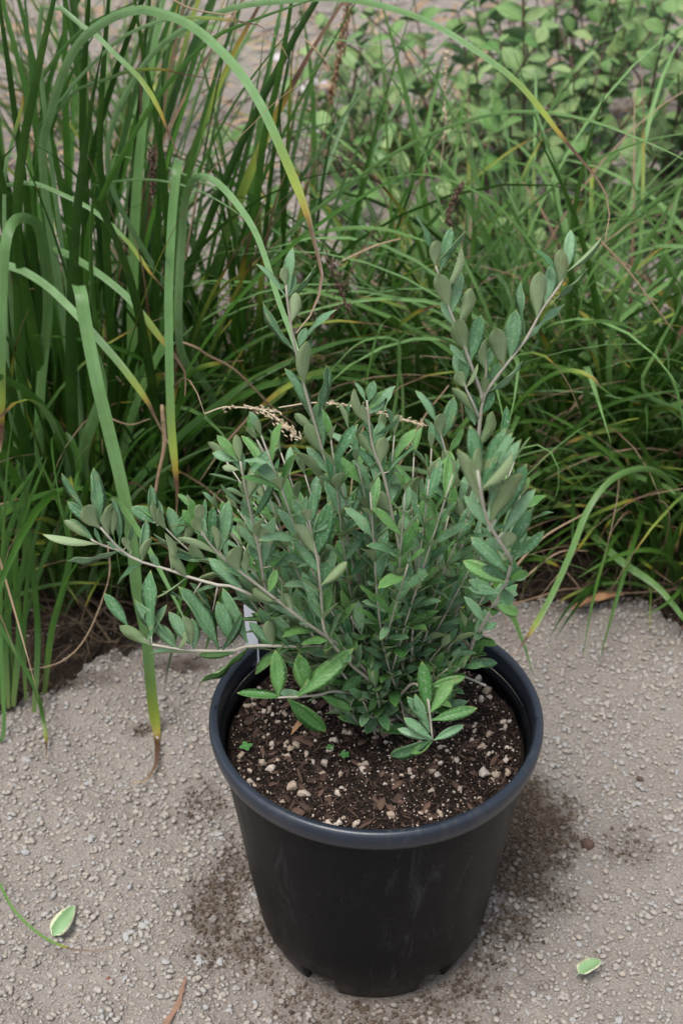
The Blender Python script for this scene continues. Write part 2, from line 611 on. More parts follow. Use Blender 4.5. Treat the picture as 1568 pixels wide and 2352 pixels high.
# the 300 largest pebbles, one by one
P = scatter(1500, -0.42, 0.42, -0.46, 0.40, rs1, keep_front)[:300]
peb = []
for i in range(14):
    v, f = stone_shape(2, 900 + i, 0.5, .35)
    peb.append(mesh('pebble', v, f, M['gravel'], attrs={'stain': np.full(len(v), 0.0)}))
peb_st = []
for i in range(6):
    v, f = stone_shape(2, 950 + i, 0.5, .35)
    peb_st.append(mesh('pebble', v, f, M['gravel'], attrs={'stain': np.full(len(v), 0.8)}))
for i, p in enumerate(P):
    s = 0.0028 + 0.0034 * random.random() ** 3
    me = random.choice(peb_st if stain(p[0], p[1]) > 0.5 else peb)
    mt = Matrix.Translation((p[0], p[1], p[2] + s * 0.22)) @ Matrix.Rotation(random.uniform(0, 6.28), 4, 'Z') @ Matrix.Rotation(random.uniform(-.4, .4), 4, 'X') @ Matrix.Diagonal((s * random.uniform(.9, 1.35), s * random.uniform(.7, 1), s * random.uniform(.4, .65), 1))
    obj('pebble', me, ground, mt)
rsq = np.random.RandomState(31)
P = []
while len(P) < 5200:
    x, y = rsq.uniform(-.3, .3), rsq.uniform(-.35, .3)
    if math.hypot(x, y) > .1 and rsq.rand() < (stain(x, y) - .15) * .9:
        P.append((x, y, gz(x, y)))
P = np.array(P)
S = 0.0007 + 0.0018 * rsq.rand(len(P)) ** 2
P[:, 2] += S * .5
o = obj('spilled_soil', stones_joined('spilled_soil', P, S, M['spill'], 1, 12, 0.8), ground)
o['kind'] = 'stuff'
# gravel far behind the bed
P = scatter(22000, -1.5, 1.6, 1.05, 3.6, rs1, lambda x, y, r: abs(x) < 0.30 * (y + 0.9) + 0.3 and bedf(x, y) < 0.4)
S = 0.003 + 0.006 * rs1.rand(len(P)) ** 1.8
P[:, 2] += S * 0.25
g3 = obj('background_gravel', stones_joined('background_gravel', P, S, M['gravel'], 1, 7, 0.6, {'stain': np.zeros(len(P))}), ground)
g3['kind'] = 'stuff'


# ------------------------------------------------------------------ curves, tubes, blades
def spline(pts, n):
    P_ = [np.array(p, float) for p in pts]
    P_ = [2 * P_[0] - P_[1]] + P_ + [2 * P_[-1] - P_[-2]]
    seg = [np.linalg.norm(P_[i + 1] - P_[i]) for i in range(1, len(P_) - 2)]
    L = np.concatenate([[0], np.cumsum(seg)])
    out = []
    for s in np.linspace(0, L[-1], n):
        i = min(len(seg) - 1, int(np.searchsorted(L, s, 'right')) - 1)
        t = (s - L[i]) / max(seg[i], 1e-9)
        a, b, c, d = P_[i], P_[i + 1], P_[i + 2], P_[i + 3]
        out.append(0.5 * ((2 * b) + (-a + c) * t + (2 * a - 5 * b + 4 * c - d) * t * t + (-a + 3 * b - 3 * c + d) * t ** 3))
    return np.array(out)


def tube_geo(pts, radii, k=6, wob=0.0):
    P_ = np.asarray(pts, float)
    n = len(P_)
    T = np.gradient(P_, axis=0)
    T /= np.linalg.norm(T, axis=1)[:, None] + 1e-12
    up = np.array([0.3, 0.2, 0.93])
    V_, F_ = [], []
    for i in range(n):
        a = np.cross(T[i], up)
        a /= np.linalg.norm(a) + 1e-9
        b = np.cross(T[i], a)
        for j in range(k):
            th = 2 * math.pi * j / k
            r = radii[i] * (1 + wob * random.uniform(-1, 1))
            V_.append(P_[i] + (a * math.cos(th) + b * math.sin(th)) * r)
    for i in range(n - 1):
        for j in range(k):
            F_.append((i * k + j, i * k + (j + 1) % k, (i + 1) * k + (j + 1) % k, (i + 1) * k + j))
    c0 = len(V_)
    V_.append(P_[0])
    V_.append(P_[-1])
    tri = []
    for j in range(k):
        tri.append((c0, (j + 1) % k, j, j))
    F2 = [tuple(q) for q in F_]
    for j in range(k):
        F2.append((c0, (j + 1) % k, j))
        F2.append((c0 + 1, (n - 1) * k + j, (n - 1) * k + (j + 1) % k))
    return V_, F2


def tube(name, pts, radii, mat, parent=None, k=6, wob=0.0):
    V_, F_ = tube_geo(pts, radii, k, wob)
    return obj(name, mesh(name, V_, F_, mat), parent)


def blade_geo(P_, W, width, dry, rnd, fold=0.35):
    """strip with a folded midrib: five verts across. P_ (n,3), W (n,3) width dirs"""
    n = len(P_)
    T = np.gradient(P_, axis=0)
    T /= np.linalg.norm(T, axis=1)[:, None] + 1e-12
    W = W - (W * T).sum(1)[:, None] * T
    W /= np.linalg.norm(W, axis=1)[:, None] + 1e-12
    N = np.cross(T, W)
    us = np.array([-1, -0.55, 0, 0.55, 1.0])
    lift = np.array([0.55, 0.28, 0, 0.28, 0.55]) * fold
    V_ = P_[:, None, :] + (W[:, None, :] * us[None, :, None] + N[:, None, :] * lift[None, :, None]) * (width[:, None, None] / 2)
    idx_ = np.arange(n * 5).reshape(n, 5)
    F_ = np.stack([idx_[:-1, :-1], idx_[:-1, 1:], idx_[1:, 1:], idx_[1:, :-1]], -1).reshape(-1, 4)
    at = {'dry': np.repeat(dry, 5), 'rnd': np.full(n * 5, rnd), 'across': np.tile(us, n), 'along': np.repeat(np.linspace(0, 1, n), 5)}
    return V_.reshape(-1, 3), F_, at


def join_geo(geos):
    Vs, Fs, A, off = [], [], {}, 0
    for V_, F_, at in geos:
        Vs.append(V_)
        Fs.append(F_ + off)
        off += len(V_)
        for k, a in at.items():
            A.setdefault(k, []).append(a)
    return np.concatenate(Vs), np.concatenate(Fs), {k: np.concatenate(a) for k, a in A.items()}


def traced_blade(pts, w, parent, root=None, dry=None, rnd=0.6, roll=0.2, mat='blade', name='blade', n=44, w0=None, fold=0.35, tipw=0.12):
    """pts: (x, y, Y) in photo units + depth. dry: index of the first dry point. w: width in photo units."""
    P3 = []
    for p in pts:
        q = U(*p)
        if q.z < .010 and p[2] < .34:
            q = G(p[0], p[1], .012)
        P3.append(q)
    wm = [w * ((p - CAM).dot(FWD)) / FPX for p in P3]
    wd = wm[len(wm) // 2] * 1.2
    ctl = list(P3)
    first = 0
    if root is not None:
        r = Vector(root)
        mid = r.lerp(P3[0], 0.5) + Vector((0, 0, 0.05))
        ctl = [r, mid] + ctl
        first = 2
    Pn = spline([tuple(c) for c in ctl], n)
    seg = [0.0]
    for a, b in zip(ctl[:-1], ctl[1:]):
        seg.append(seg[-1] + (b - a).length)
    s = np.linspace(0, 1, n)
    if dry is not None:
        sd_ = seg[dry + first] / seg[-1]
        dv = np.interp(s, [0, max(0, sd_ - 0.09), sd_ - 0.01, sd_ + 0.012, sd_ + 0.05, 1], [0, 0, 0.38, 0.62, 0.72, 1.0])
        wf = np.interp(s, [0, 0.12, sd_ - 0.02, sd_ + 0.02, 1], [0.75, 1, 0.8, 0.38, 0.10])
    else:
        dv = np.zeros(n)
        wf = np.interp(s, [0, 0.12, 0.55, 0.85, 1], [0.75, 1, 0.95, 0.6, tipw])
    V0 = np.array([(CAM - Vector(p)).normalized()[:] for p in Pn])
    T = np.gradient(Pn, axis=0)
    T /= np.linalg.norm(T, axis=1)[:, None] + 1e-12
    X = np.cross(T, V0)
    X /= np.linalg.norm(X, axis=1)[:, None] + 1e-12
    for i in range(1, n):
        if (X[i] * X[i - 1]).sum() < 0:
            X[i] = -X[i]
    N = np.cross(X, T)
    a = roll + 0.25 * np.sin(s * 5 + rnd * 9)
    W = X * np.cos(a)[:, None] + N * np.sin(a)[:, None]
    V_, F_, at = blade_geo(Pn, W, wd * wf, dv, rnd, fold)
    return obj(name, mesh(name, V_, F_, M[mat], attrs=at), parent)


def grow_blade(root, az, th0, bend, L, w, rnd, dry0=None, n=14, twist=0.0, fold=0.5, sway=0.0, power=1.5):
    s = np.linspace(0, 1, n)
    th = th0 + bend * s ** power
    azs = az + sway * s ** 1.5
    dl = L / (n - 1)
    P_ = np.zeros((n, 3))
    P_[0] = root
    for i in range(1, n):
        t = (th[i] + th[i - 1]) / 2
        P_[i] = P_[i - 1] + dl * np.array([math.cos(azs[i]) * math.sin(t), math.sin(azs[i]) * math.sin(t), math.cos(t)])
        if P_[i, 2] < 0.006:
            P_[i, 2] = 0.006
    W = np.tile([-math.sin(az), math.cos(az), 0.0], (n, 1))
    tw = twist * s + 0.8 * math.sin(az * 7 + L * 90)
    T = np.gradient(P_, axis=0)
    T /= np.linalg.norm(T, axis=1)[:, None] + 1e-9
    Nn = np.cross(T, W)
    W = W * np.cos(tw)[:, None] + Nn * np.sin(tw)[:, None]
    wf = np.interp(s, [0, 0.1, 0.5, 0.82, 1], [0.7, 1, 0.95, 0.55, 0.04])
    if dry0 is not None:
        dv = np.interp(s, [0, max(0, dry0 - 0.2), dry0, dry0 + 0.03, 1], [0, 0, 0.42, 0.64, 1.0])
        wf = wf * np.interp(s, [0, dry0, dry0 + 0.05, 1], [1, 0.9, 0.5, 0.4])
    else:
        dv = np.zeros(n)
    return blade_geo(P_, W, w * wf, dv, rnd, fold)


# ------------------------------------------------------------------ grass clumps
def clump(cx, cy, rad, spec, mat, name, label, group, seed, parts=300, pale=0.0):
    t = thing(name, label, 'grass clump' if name != 'sedge_clump' else 'sedge clump', (cx, cy, 0), group)
    rs = np.random.RandomState(seed)
    geos = []
    for (n, th0, bend, L, w, rr, dryp) in spec:
        for _ in range(n):
            a, q = rs.uniform(0, 6.28), rad * math.sqrt(rs.rand())
            rx, ry = q * math.cos(a), q * math.sin(a)
            az = a + rs.normal(0, 0.9)
            d0 = rs.uniform(0.6, 0.92) if rs.rand() < dryp else None
            if rs.rand() < dryp * 0.32:
                d0 = 0.02
            geos.append((w, grow_blade((rx, ry, -0.02), az, rs.uniform(*th0), rs.uniform(*bend), rs.uniform(*L), w * rs.uniform(0.6, 1.15), min(1, max(0, rs.normal(rr, 0.30) + pale)), d0, twist=rs.normal(0, 0.5), sway=rs.normal(0, 0.35), power=rs.uniform(1.2, 2.4))))
    geos.sort(key=lambda g: -g[0])
    for w, (V_, F_, at) in geos[:parts]:
        obj('blade', mesh('blade', V_, F_, mat, attrs=at), t)
    rest = [g[1] for g in geos[parts:]]
    if rest:
        V_, F_, at = join_geo(rest)
        o = obj('fine_blades', mesh('fine_blades', V_, F_, mat, attrs=at), t)
        o['kind'] = 'stuff'
    return t


SG, FG = 'broad bladed sedge clumps behind the pot', 'fine bladed grass clumps behind the pot'
# spec rows: count, start lean, bend, length, width, rnd, share of blades with dry tips
sedgeL = clump(-0.36, 0.60, 0.13, [(100, (0, .30), (0.1, .9), (.65, 1.0), .0125, .22, .2), (60, (0.05, .5), (.9, 2.1), (.5, .85), .0105, .45, .4), (300, (0, .7), (.3, 2.0), (.2, .55), .007, .2, .4)],
               M['blade'], 'sedge_clump', 'tall dark green sedge clump with broad blades, filling the left side above the path', SG, 21)
sedgeM = clump(-0.13, 0.78, 0.11, [(75, (0, .35), (0.1, 1.0), (.4, .72), .0105, .25, .25), (50, (0.05, .5), (.9, 2.0), (.35, .6), .008, .5, .5), (220, (0, .8), (.3, 2.0), (.2, .5), .005, .3, .4)],
               M['blade'], 'sedge_clump', 'upright green sedge clump directly behind the left half of the olive leaved shrub', SG, 22)
sedgeE = clump(-0.50, 0.42, 0.07, [(12, (0, .4), (0.2, 1.2), (.4, .7), .009, .08, .3), (34, (0, .7), (.5, 2.0), (.2, .4), .006, .3, .4)],
               M['blade'], 'sedge_clump', 'low sedge clump growing at the gravel edge in the lower left corner of the bed', SG, 23)
fineC = clump(0.13, 0.80, 0.10, [(130, (0, .8), (.6, 2.1), (.35, .70), .0105, .35, .25), (45, (.1, .5), (1.2, 2.0), (.55, .85), .0075, .9, .2), (130, (0, 1.0), (.3, 2.2), (.2, .5), .006, .45, .3)],
              M['fine'], 'grass_clump', 'arching fine bladed grass clump behind the middle of the pot, below the seed spike', FG, 24)
fineR = clump(0.34, 0.74, 0.11, [(140, (0, .7), (.5, 1.9), (.30, .60), .0120, .25, .25), (40, (.1, .5), (1.2, 2.0), (.5, .75), .0085, .9, .2), (120, (0, 1.0), (.3, 2.2), (.2, .5), .007, .3, .3)],
              M['fine'], 'grass_clump', 'dense dark green grass clump to the right of the tallest shrub stem', FG, 25)
fineF = clump(0.55, 0.70, 0.10, [(120, (0, .7), (.5, 1.9), (.26, .52), .0120, .25, .3), (35, (.1, .5), (1.2, 2.0), (.5, .70), .0085, .9, .2), (110, (0, 1.0), (.3, 2.2), (.2, .5), .007, .3, .3)],
              M['fine'], 'grass_clump', 'green grass clump at the right edge of the photo above the orange dead leaf', FG, 26)
fineB = clump(0.26, 1.10, 0.12, [(90, (0, .8), (.7, 2.1), (.3, .6), .0055, .65, .2), (120, (0, 1.0), (.3, 2.2), (.15, .35), .004, .5, .3)],
              M['fine'], 'grass_clump', 'paler grass clump behind the others, its blades arching in front of the round leaved shrubs', FG, 27)
sedgeB = clump(-0.45, 1.05, 0.14, [(50, (0, .4), (0.2, 1.6), (.4, .7), .009, .5, .3), (120, (0, .8), (.3, 2.0), (.2, .6), .005, .5, .5)],
               M['blade'], 'sedge_clump', 'sedge clump farthest back on the left, half hidden behind the tall one', SG, 28)


fineE = clump(0.40, 0.585, 0.10, [(110, (0, .9), (.5, 1.9), (.15, .36), .009, .25, .35), (120, (0, 1.1), (.3, 2.0), (.08, .24), .006, .2, .4)],
              M['fine'], 'grass_clump', 'short grass clump at the front of the bed behind the orange dead leaf', FG, 29)
sedgeF = clump(-0.20, 0.56, 0.08, [(60, (0, .8), (.5, 1.9), (.2, .42), .010, .2, .35), (110, (0, 1.1), (.3, 2.0), (.08, .26), .006, .15, .4)],
               M['blade'], 'sedge_clump', 'short dark sedge clump at the gravel edge behind the lowest left stem of the shrub', SG, 30)
fineG = clump(0.12, 0.60, 0.09, [(80, (0, .8), (.5, 1.9), (.2, .40), .009, .25, .3), (90, (0, 1.1), (.3, 2.0), (.08, .26), .006, .2, .4)],
              M['fine'], 'grass_clump', 'short grass clump hidden behind the heart of the shrub', FG, 44)


def trace(pts, w, t, root, **kw):
    o = traced_blade(pts, w, t, root=root, **kw)
    o.matrix_parent_inverse = Matrix.Translation(-t.location)
    return o


RL, RL2, RM, RC, RR, RF = (-0.33, 0.52, 0), (-0.40, 0.50, 0), (-0.16, 0.68, 0), (0.10, 0.74, 0), (0.34, 0.68, 0), (0.52, 0.62, 0)
T_ = trace
T_([(100, 400, .50), (120, 250, .48), (165, 125, .46), (225, 60, .44), (300, 25, .42), (360, 28, .40), (440, 60, .36), (525, 135, .31), (590, 225, .27), (645, 340, .22), (700, 475, .17), (720, 550, .15), (740, 640, .12), (715, 720, .10), (680, 765, .09)], 21, sedgeL, RL, dry=10, rnd=.88, n=70)
T_([(250, 400, .6), (330, 150, .57), (500, 30, .52), (680, 0, .48), (784, -3, .45), (884, 15, .42), (984, 50, .38), (1084, 110, .35), (1184, 185, .31), (1249, 260, .28), (1279, 300, .26), (1324, 355, .24), (1374, 415, .22), (1399, 475, .20), (1389, 550, .19)], 14, sedgeL, RM, dry=10, rnd=.92, n=70)
T_([(402, 720, .52), (398, 520, .48), (407, 385, .43), (411, 368, .415), (406, 390, .39), (395, 500, .37), (388, 660, .34), (388, 765, .32), (393, 965, .28), (402, 1070, .26), (407, 1130, .25), (405, 1185, .25)], 20, sedgeL, RL, dry=9, rnd=.72, n=90)
T_([(232, 900, .43), (200, 770, .42), (184, 672, .39), (180, 657, .38), (186, 676, .365), (196, 740, .35), (220, 865, .32), (250, 990, .30), (280, 1115, .28), (303, 1240, .265), (315, 1355, .255), (336, 1460, .25), (349, 1600, .245), (360, 1680, .24), (361, 1720, .235), (357, 1760, .225), (332, 1793, .21), (305, 1798, .20)], 27, sedgeL, (-0.36, .50, 0), dry=13, rnd=.78, n=100)
T_([(-20, 640, .50), (25, 612, .48), (100, 650, .45), (165, 710, .42), (215, 765, .40), (280, 840, .37), (335, 915, .35), (360, 965, .34), (388, 1020, .33)], 18, sedgeL, RL2, dry=6, rnd=.98, n=50)
T_([(90, 700, .54), (100, 600, .52), (130, 575, .50), (200, 610, .47), (280, 670, .44), (330, 725, .42), (375, 785, .40), (400, 815, .39), (425, 855, .385), (425, 910, .38)], 16, sedgeL, RL2, dry=6, rnd=.85, n=54)
T_([(110, 700, .50), (95, 540, .47), (65, 502, .44), (30, 510, .41), (12, 570, .39), (5, 700, .37), (2, 850, .35), (3, 950, .34), (5, 1000, .335), (0, 1040, .33)], 24, sedgeL, RL2, dry=7, rnd=.75, n=60)
T_([(415, 800, .48), (420, 520, .46), (435, 430, .42), (460, 405, .39), (500, 420, .36), (550, 475, .32), (590, 540, .28), (620, 625, .24), (640, 690, .21), (670, 770, .17), (690, 830, .15)], 19, sedgeM, RM, rnd=.9, n=60, tipw=.45)
for pts, w, r_, dr, rt in (
        ([(260, 1000, .56), (250, 660, .54), (238, 450, .53), (230, 350, .52), (235, 200, .51), (250, 0, .5), (262, -160, .49)], 17, .12, None, RL),
        ([(190, 1000, .56), (195, 650, .55), (197, 450, .54), (190, 300, .53), (195, 150, .52), (205, -5, .51), (212, -150, .5)], 19, .1, None, RL),
        ([(385, 700, .62), (380, 450, .60), (370, 350, .59), (350, 225, .58), (330, 125, .57), (310, 0, .56), (300, -120, .55)], 15, .2, None, RL),
        ([(540, 900, .64), (565, 650, .62), (585, 500, .61), (605, 325, .60), (640, 175, .59), (670, 0, .58), (690, -120, .57)], 18, .25, None, RM),
        ([(50, 900, .50), (40, 500, .48), (55, 330, .47), (75, 225, .46), (95, 125, .45), (125, -5, .44), (150, -130, .43)], 24, .15, None, RL2),
        ([(90, 700, .52), (60, 450, .51), (32, 240, .5), (20, 150, .49), (0, 15, .48), (-20, -130, .47)], 18, .1, None, RL2),
        ([(20, 900, .46), (10, 450, .44), (25, 340, .43), (52, 240, .42), (55, 205, .42)], 10, .98, 3, RL2),
        ([(200, 560, .52), (240, 440, .51), (280, 360, .5), (350, 240, .49), (465, 105, .47), (560, 55, .45), (700, 5, .42), (760, -10, .41)], 13, .45, None, RL),
        ([(400, 560, .6), (450, 410, .58), (525, 260, .56), (600, 150, .54), (725, 0, .52)], 7, .6, None, RM),
        ([(540, 600, .7), (640, 330, .68), (784, 60, .66), (860, -60, .65)], 8, .4, None, RM),
        ([(100, 330, .52), (150, 220, .51), (230, 130, .5), (300, 75, .48), (380, 45, .46), (440, 40, .45), (520, 45, .43), (600, 60, .42), (640, 90, .41), (660, 130, .40)], 8, .95, 6, RL),
        ([(90, 330, .52), (130, 260, .51), (180, 205, .5), (240, 185, .49), (300, 163, .47), (375, 160, .45), (440, 175, .44), (510, 182, .43)], 9, .8, 5, RL),
        ([(5, 440, .50), (20, 425, .49), (75, 420, .48), (140, 445, .46), (210, 480, .45), (270, 530, .43), (310, 575, .42), (340, 620, .41), (370, 655, .4)], 10, .85, 7, RL2),
        ([(200, 470, .56), (240, 425, .55), (300, 413, .54), (370, 415, .52), (450, 435, .5), (525, 475, .48), (585, 520, .46)], 7, .85, None, RL),
        ([(-40, 1215, .40), (0, 1185, .39), (60, 1150, .38), (140, 1125, .37), (210, 1122, .36), (250, 1135, .36), (280, 1160, .36)], 15, .55, None, (-.48, .42, 0)),
        ([(290, 1130, .44), (350, 1065, .45), (425, 990, .46), (500, 930, .47), (575, 875, .48), (675, 825, .5), (784, 785, .52), (900, 770, .54)], 15, .3, None, RL),
        ([(400, 960, .5), (410, 930, .5), (430, 870, .49), (460, 845, .48), (500, 835, .47), (560, 828, .45)], 12, .5, 4, RL),
        ([(150, 1000, .44), (180, 1100, .42), (100, 1290, .38), (40, 1480, .34), (10, 1560, .31)], 14, .35, None, RL2),
        ([(5, 1700, .27), (3, 1500, .28), (2, 1400, .30), (10, 1200, .31), (20, 1040, .32), (35, 930, .33)], 8, .6, None, (-.46, .27, 0)),
        ([(60, 300, .62), (110, 160, .61), (200, 60, .6), (280, 20, .59), (380, -30, .58)], 12, .6, None, RL),
        ([(80, 480, .58), (110, 330, .57), (150, 200, .56), (210, 90, .55), (235, 60, .55)], 14, .3, None, RL),
        ([(470, 700, .66), (500, 520, .66), (540, 400, .65), (590, 200, .64), (605, 80, .64)], 8, .3, None, RM),
        ([(90, 60, .5), (190, 60, .48), (270, 130, .45), (330, 190, .42), (370, 260, .4), (385, 300, .39), (410, 355, .38)], 12, .95, 4, RL),
):
    T_(pts, w, sedgeL, rt, rnd=r_, dry=dr, roll=random.uniform(-.4, .4))
for pts, w, r_, dr, rt, t in (
        ([(560, 700, .7), (600, 620, .7), (680, 520, .68), (784, 440, .66), (884, 365, .63), (1009, 300, .6), (1134, 262, .56), (1234, 257, .53), (1334, 272, .5), (1434, 305, .47), (1568, 365, .44), (1640, 410, .43)], 9, .9, None, RM, fineC),
        ([(1060, 660, .74), (1084, 625, .72), (1159, 535, .69), (1234, 460, .66), (1334, 385, .63), (1459, 330, .6), (1568, 307, .57), (1640, 300, .56)], 8, .85, None, RC, fineC),
        ([(640, 600, .7), (700, 545, .68), (784, 525, .65), (874, 525, .62), (950, 545, .6), (1050, 580, .58)], 11, .8, None, RM, fineC),
        ([(1296, 1000, .66), (1300, 800, .65), (1310, 650, .64), (1314, 525, .63), (1329, 425, .62), (1359, 300, .61), (1389, 215, .6)], 13, .25, None, RR, fineR),
        ([(1320, 700, .7), (1304, 475, .7), (1274, 375, .68), (1234, 280, .66), (1199, 175, .64), (1180, 120, .63)], 9, .8, None, RR, fineR),
        ([(1400, 900, .62), (1400, 800, .61), (1430, 680, .6), (1474, 575, .58), (1520, 500, .56), (1568, 415, .54)], 14, .8, None, RR, fineR),
        ([(1130, 1080, .5), (1144, 996, .48), (1184, 931, .46), (1234, 881, .44), (1284, 853, .42), (1324, 851, .4), (1359, 866, .39), (1381, 891, .38)], 12, .4, 6, RR, fineR),
        ([(1200, 1180, .56), (1280, 1040, .54), (1324, 981, .53), (1384, 936, .52), (1459, 911, .5), (1568, 896, .48), (1640, 900, .47)], 11, .35, None, RR, fineR),
        ([(1600, 1330, .46), (1590, 1230, .455), (1560, 1140, .45), (1515, 1088, .43), (1460, 1078, .41), (1400, 1105, .385), (1350, 1170, .36), (1310, 1270, .33), (1265, 1370, .30), (1220, 1450, .27), (1200, 1478, .26), (1180, 1506, .25)], 14, .75, 9, None, fineF),
        ([(1335, 1180, .56), (1350, 1215, .52), (1395, 1262, .47), (1440, 1300, .45), (1510, 1350, .42), (1568, 1420, .39), (1600, 1470, .38)], 15, .8, None, None, fineF),
        ([(1150, 1060, .3), (1181, 1041, .3), (1224, 1021, .29), (1262, 1036, .28), (1282, 1079, .27), (1277, 1137, .27), (1253, 1163, .27), (1224, 1158, .28)], 4.5, .9, None, RR, fineR),
        ([(1290, 700, .6), (1240, 590, .6), (1150, 480, .6), (1050, 420, .6), (960, 400, .6), (880, 410, .6)], 8, .75, None, RC, fineC),
        ([(1568, 560, .6), (1500, 530, .6), (1420, 560, .6), (1350, 640, .6), (1320, 760, .6)], 10, .7, None, RF, fineF),
        ([(1480, 900, .5), (1510, 800, .5), (1560, 700, .49), (1552, 640, .47), (1520, 580, .46), (1440, 535, .45)], 8, .85, None, RF, fineF),
        ([(1130, 760, .6), (1020, 500, .6), (960, 300, .6), (900, 180, .58), (820, 100, .57), (740, 90, .56)], 9, .85, None, RC, fineC),
        ([(1200, 760, .8), (1150, 560, .8), (1090, 400, .78), (1010, 200, .76), (950, 120, .74), (850, 20, .72)], 8, .9, None, RC, fineC),
        ([(900, 1000, .5), (912, 900, .5), (917, 790, .5), (880, 775, .5), (820, 790, .5), (760, 850, .5)], 9, .8, None, RC, fineC),
        ([(930, 1000, .5), (925, 900, .5), (918, 780, .5), (1000, 745, .48), (1080, 720, .47)], 8, .85, None, RC, fineC),
        ([(1040, 1000, .52), (1110, 900, .52), (1180, 690, .52), (1230, 600, .52), (1330, 520, .5), (1440, 500, .48), (1568, 505, .46)], 9, .7, None, RC, fineR)):
    T_(pts, w, t, rt, rnd=r_, dry=dr, mat='fine', roll=random.uniform(-.4, .4))
T_([(-30, 1400, .30), (0, 1440, .285), (50, 1520, .265), (85, 1590, .25), (100, 1650, .243), (107, 1700, .24), (107, 1745, .235)], 10, sedgeE, (-.47, .34, 0), rnd=.3, dry=5)
for i in range(9):           # thick pale sheaths where the corner clump meets the gravel
    x = random.uniform(-20, 125)
    T_([(x, random.uniform(1590, 1640), random.uniform(.27, .31)), (x + random.uniform(-15, 20), 1450, .32), (x + random.uniform(-20, 60), 1250, .34), (x + random.uniform(-60, 120), 1050, .36)], random.uniform(9, 15), sedgeE, None, rnd=random.uniform(.0, .35))

# ------------------------------------------------------------------ dry litter at the foot of the grass
geos = []
rs = np.random.RandomState(5)
for i in range(1700):
    x = rs.uniform(-0.62, 0.75)
    y = float(edge_y(x)) + abs(rs.normal(0, 0.14)) - 0.015
    a = rs.uniform(0, 6.28)
    L = rs.uniform(0.03, 0.12)
    z = gz(x, y) + rs.uniform(0.002, 0.05) * rs.rand()
    n = 6
    s = np.linspace(0, 1, n)
    cv = rs.normal(0, 0.8)
    P_ = np.stack([x + np.cumsum(np.cos(a + cv * s)) * L / n, y + np.cumsum(np.sin(a + cv * s)) * L / n, z + rs.uniform(-.01, .05) * s + 0.012 * np.sin(s * 3 + i)], 1)
    P_[:, 2] = np.maximum(P_[:, 2], -0.02)
    keep = [q for q in P_ if q[1] > float(edge_y(q[0])) - (0.05 if i % 4 == 0 else 0.015)]
    if len(keep) < n:
        continue
    W = np.tile([math.sin(a), -math.cos(a), rs.uniform(-.6, .6)], (n, 1))
    V_, F_, at = blade_geo(P_, W, np.full(n, rs.uniform(.001, .004)) * np.interp(s, [0, 1], [1, .4]), np.zeros(n), 0, .3)
    geos.append((V_, F_, {}))
V_, F_, at = join_geo(geos)
th = obj('dry_grass_litter', mesh('dry_grass_litter', V_, F_, M['straw_dark']))
tag(th, 'tangle of dead brown grass along the foot of the clumps', 'dry grass', kind='stuff')

# ------------------------------------------------------------------ leaves
def leaf_mesh(name, mats, prof, curl=0.10, fold=0.10, nseg=9, seed=0, wave=0.0, pet=0.06, thick=0.012):
    us = np.array([-1, -0.5, 0, 0.5, 1.0])
    t = np.linspace(0, 1, nseg)
    r = np.random.RandomState(seed)
    bendx = r.normal(0, 0.03)
    V_, al, ac = [], [], []
    for side in (0, 1):
        for tt in t:
            w = prof(tt)
            for u_ in us:
                x = u_ * 0.5 * w + bendx * math.sin(tt * 3.14)
                z = -curl * tt * tt + fold * abs(u_) * w + wave * math.sin(tt * 11 + (3 if u_ > 0 else 0)) * abs(u_) * w
                if side:
                    z -= thick * (1 - 0.8 * abs(u_))
                V_.append((x, tt, z))
                al.append(tt)
                ac.append(u_)
    F_, mi = [], []
    n5 = nseg * 5
    for i in range(nseg - 1):
        for j in range(4):
            a = i * 5 + j
            F_.append((a, a + 1, a + 6, a + 5))
            mi.append(0)
            F_.append((n5 + a, n5 + a + 5, n5 + a + 6, n5 + a + 1))
            mi.append(1)
        for j, fl in ((0, 1), (4, 0)):
            a, b = i * 5 + j, (i + 1) * 5 + j
            F_.append((a, b, n5 + b, n5 + a) if fl else (a, n5 + a, n5 + b, b))
            mi.append(0)
    return mesh(name, np.array(V_), np.array(F_), mats, attrs={'along': al, 'across': ac}, midx=mi)


def prof_olive(t):
    if t < 0.07:
        return 0.12
    q = (t - 0.07) / 0.93
    return max(0.03, (math.sin(math.pi * q ** 1.08)) ** 0.60) if q < 0.999 else 0.03


def prof_round(t):
    if t < 0.10:
        return 0.07
    q = (t - 0.10) / 0.90
    return max(0.03, (math.sin(math.pi * q ** 0.72)) ** 0.65) if q < 0.999 else 0.03


OL = {}
for key, up in (('up', 'leaf_up'), ('br', 'leaf_bright')):
    OL[key] = [leaf_mesh('leaf', [M[up], M['leaf_down']], prof_olive, c, f, seed=i, wave=wv) for i, (c, f, wv) in enumerate(((.06, .05, .0), (.12, .07, .02), (-.04, .06, 0), (.17, .06, .03), (.02, .10, .0), (.10, .03, .04)))]

LEAF_RECS = []


def leaf_matrix(b, tip, wn, roll, under):
    a = (tip - b)
    L = a.length
    a.normalize()
    v = (CAM - b).normalized()
    x0 = a.cross(v).normalized()
    n0 = x0.cross(a).normalized()
    X = x0 * math.cos(roll) + n0 * math.sin(roll)
    N = X.cross(a).normalized()
    if N.dot(v) < 0:
        X, N = -X, -N
    if under:
        X, N = -X, -N
    m = Matrix.Identity(4)
    m.col[0][:3] = X * wn
    m.col[1][:3] = a * L
    m.col[2][:3] = N * L
    m.col[3][:3] = b
    return m


shrub = thing('potted_shrub', 'bushy olive leaved shrub with grey green leaves growing in the black pot', 'shrub', (0, 0, 0))
SOIL_Z = 0.226


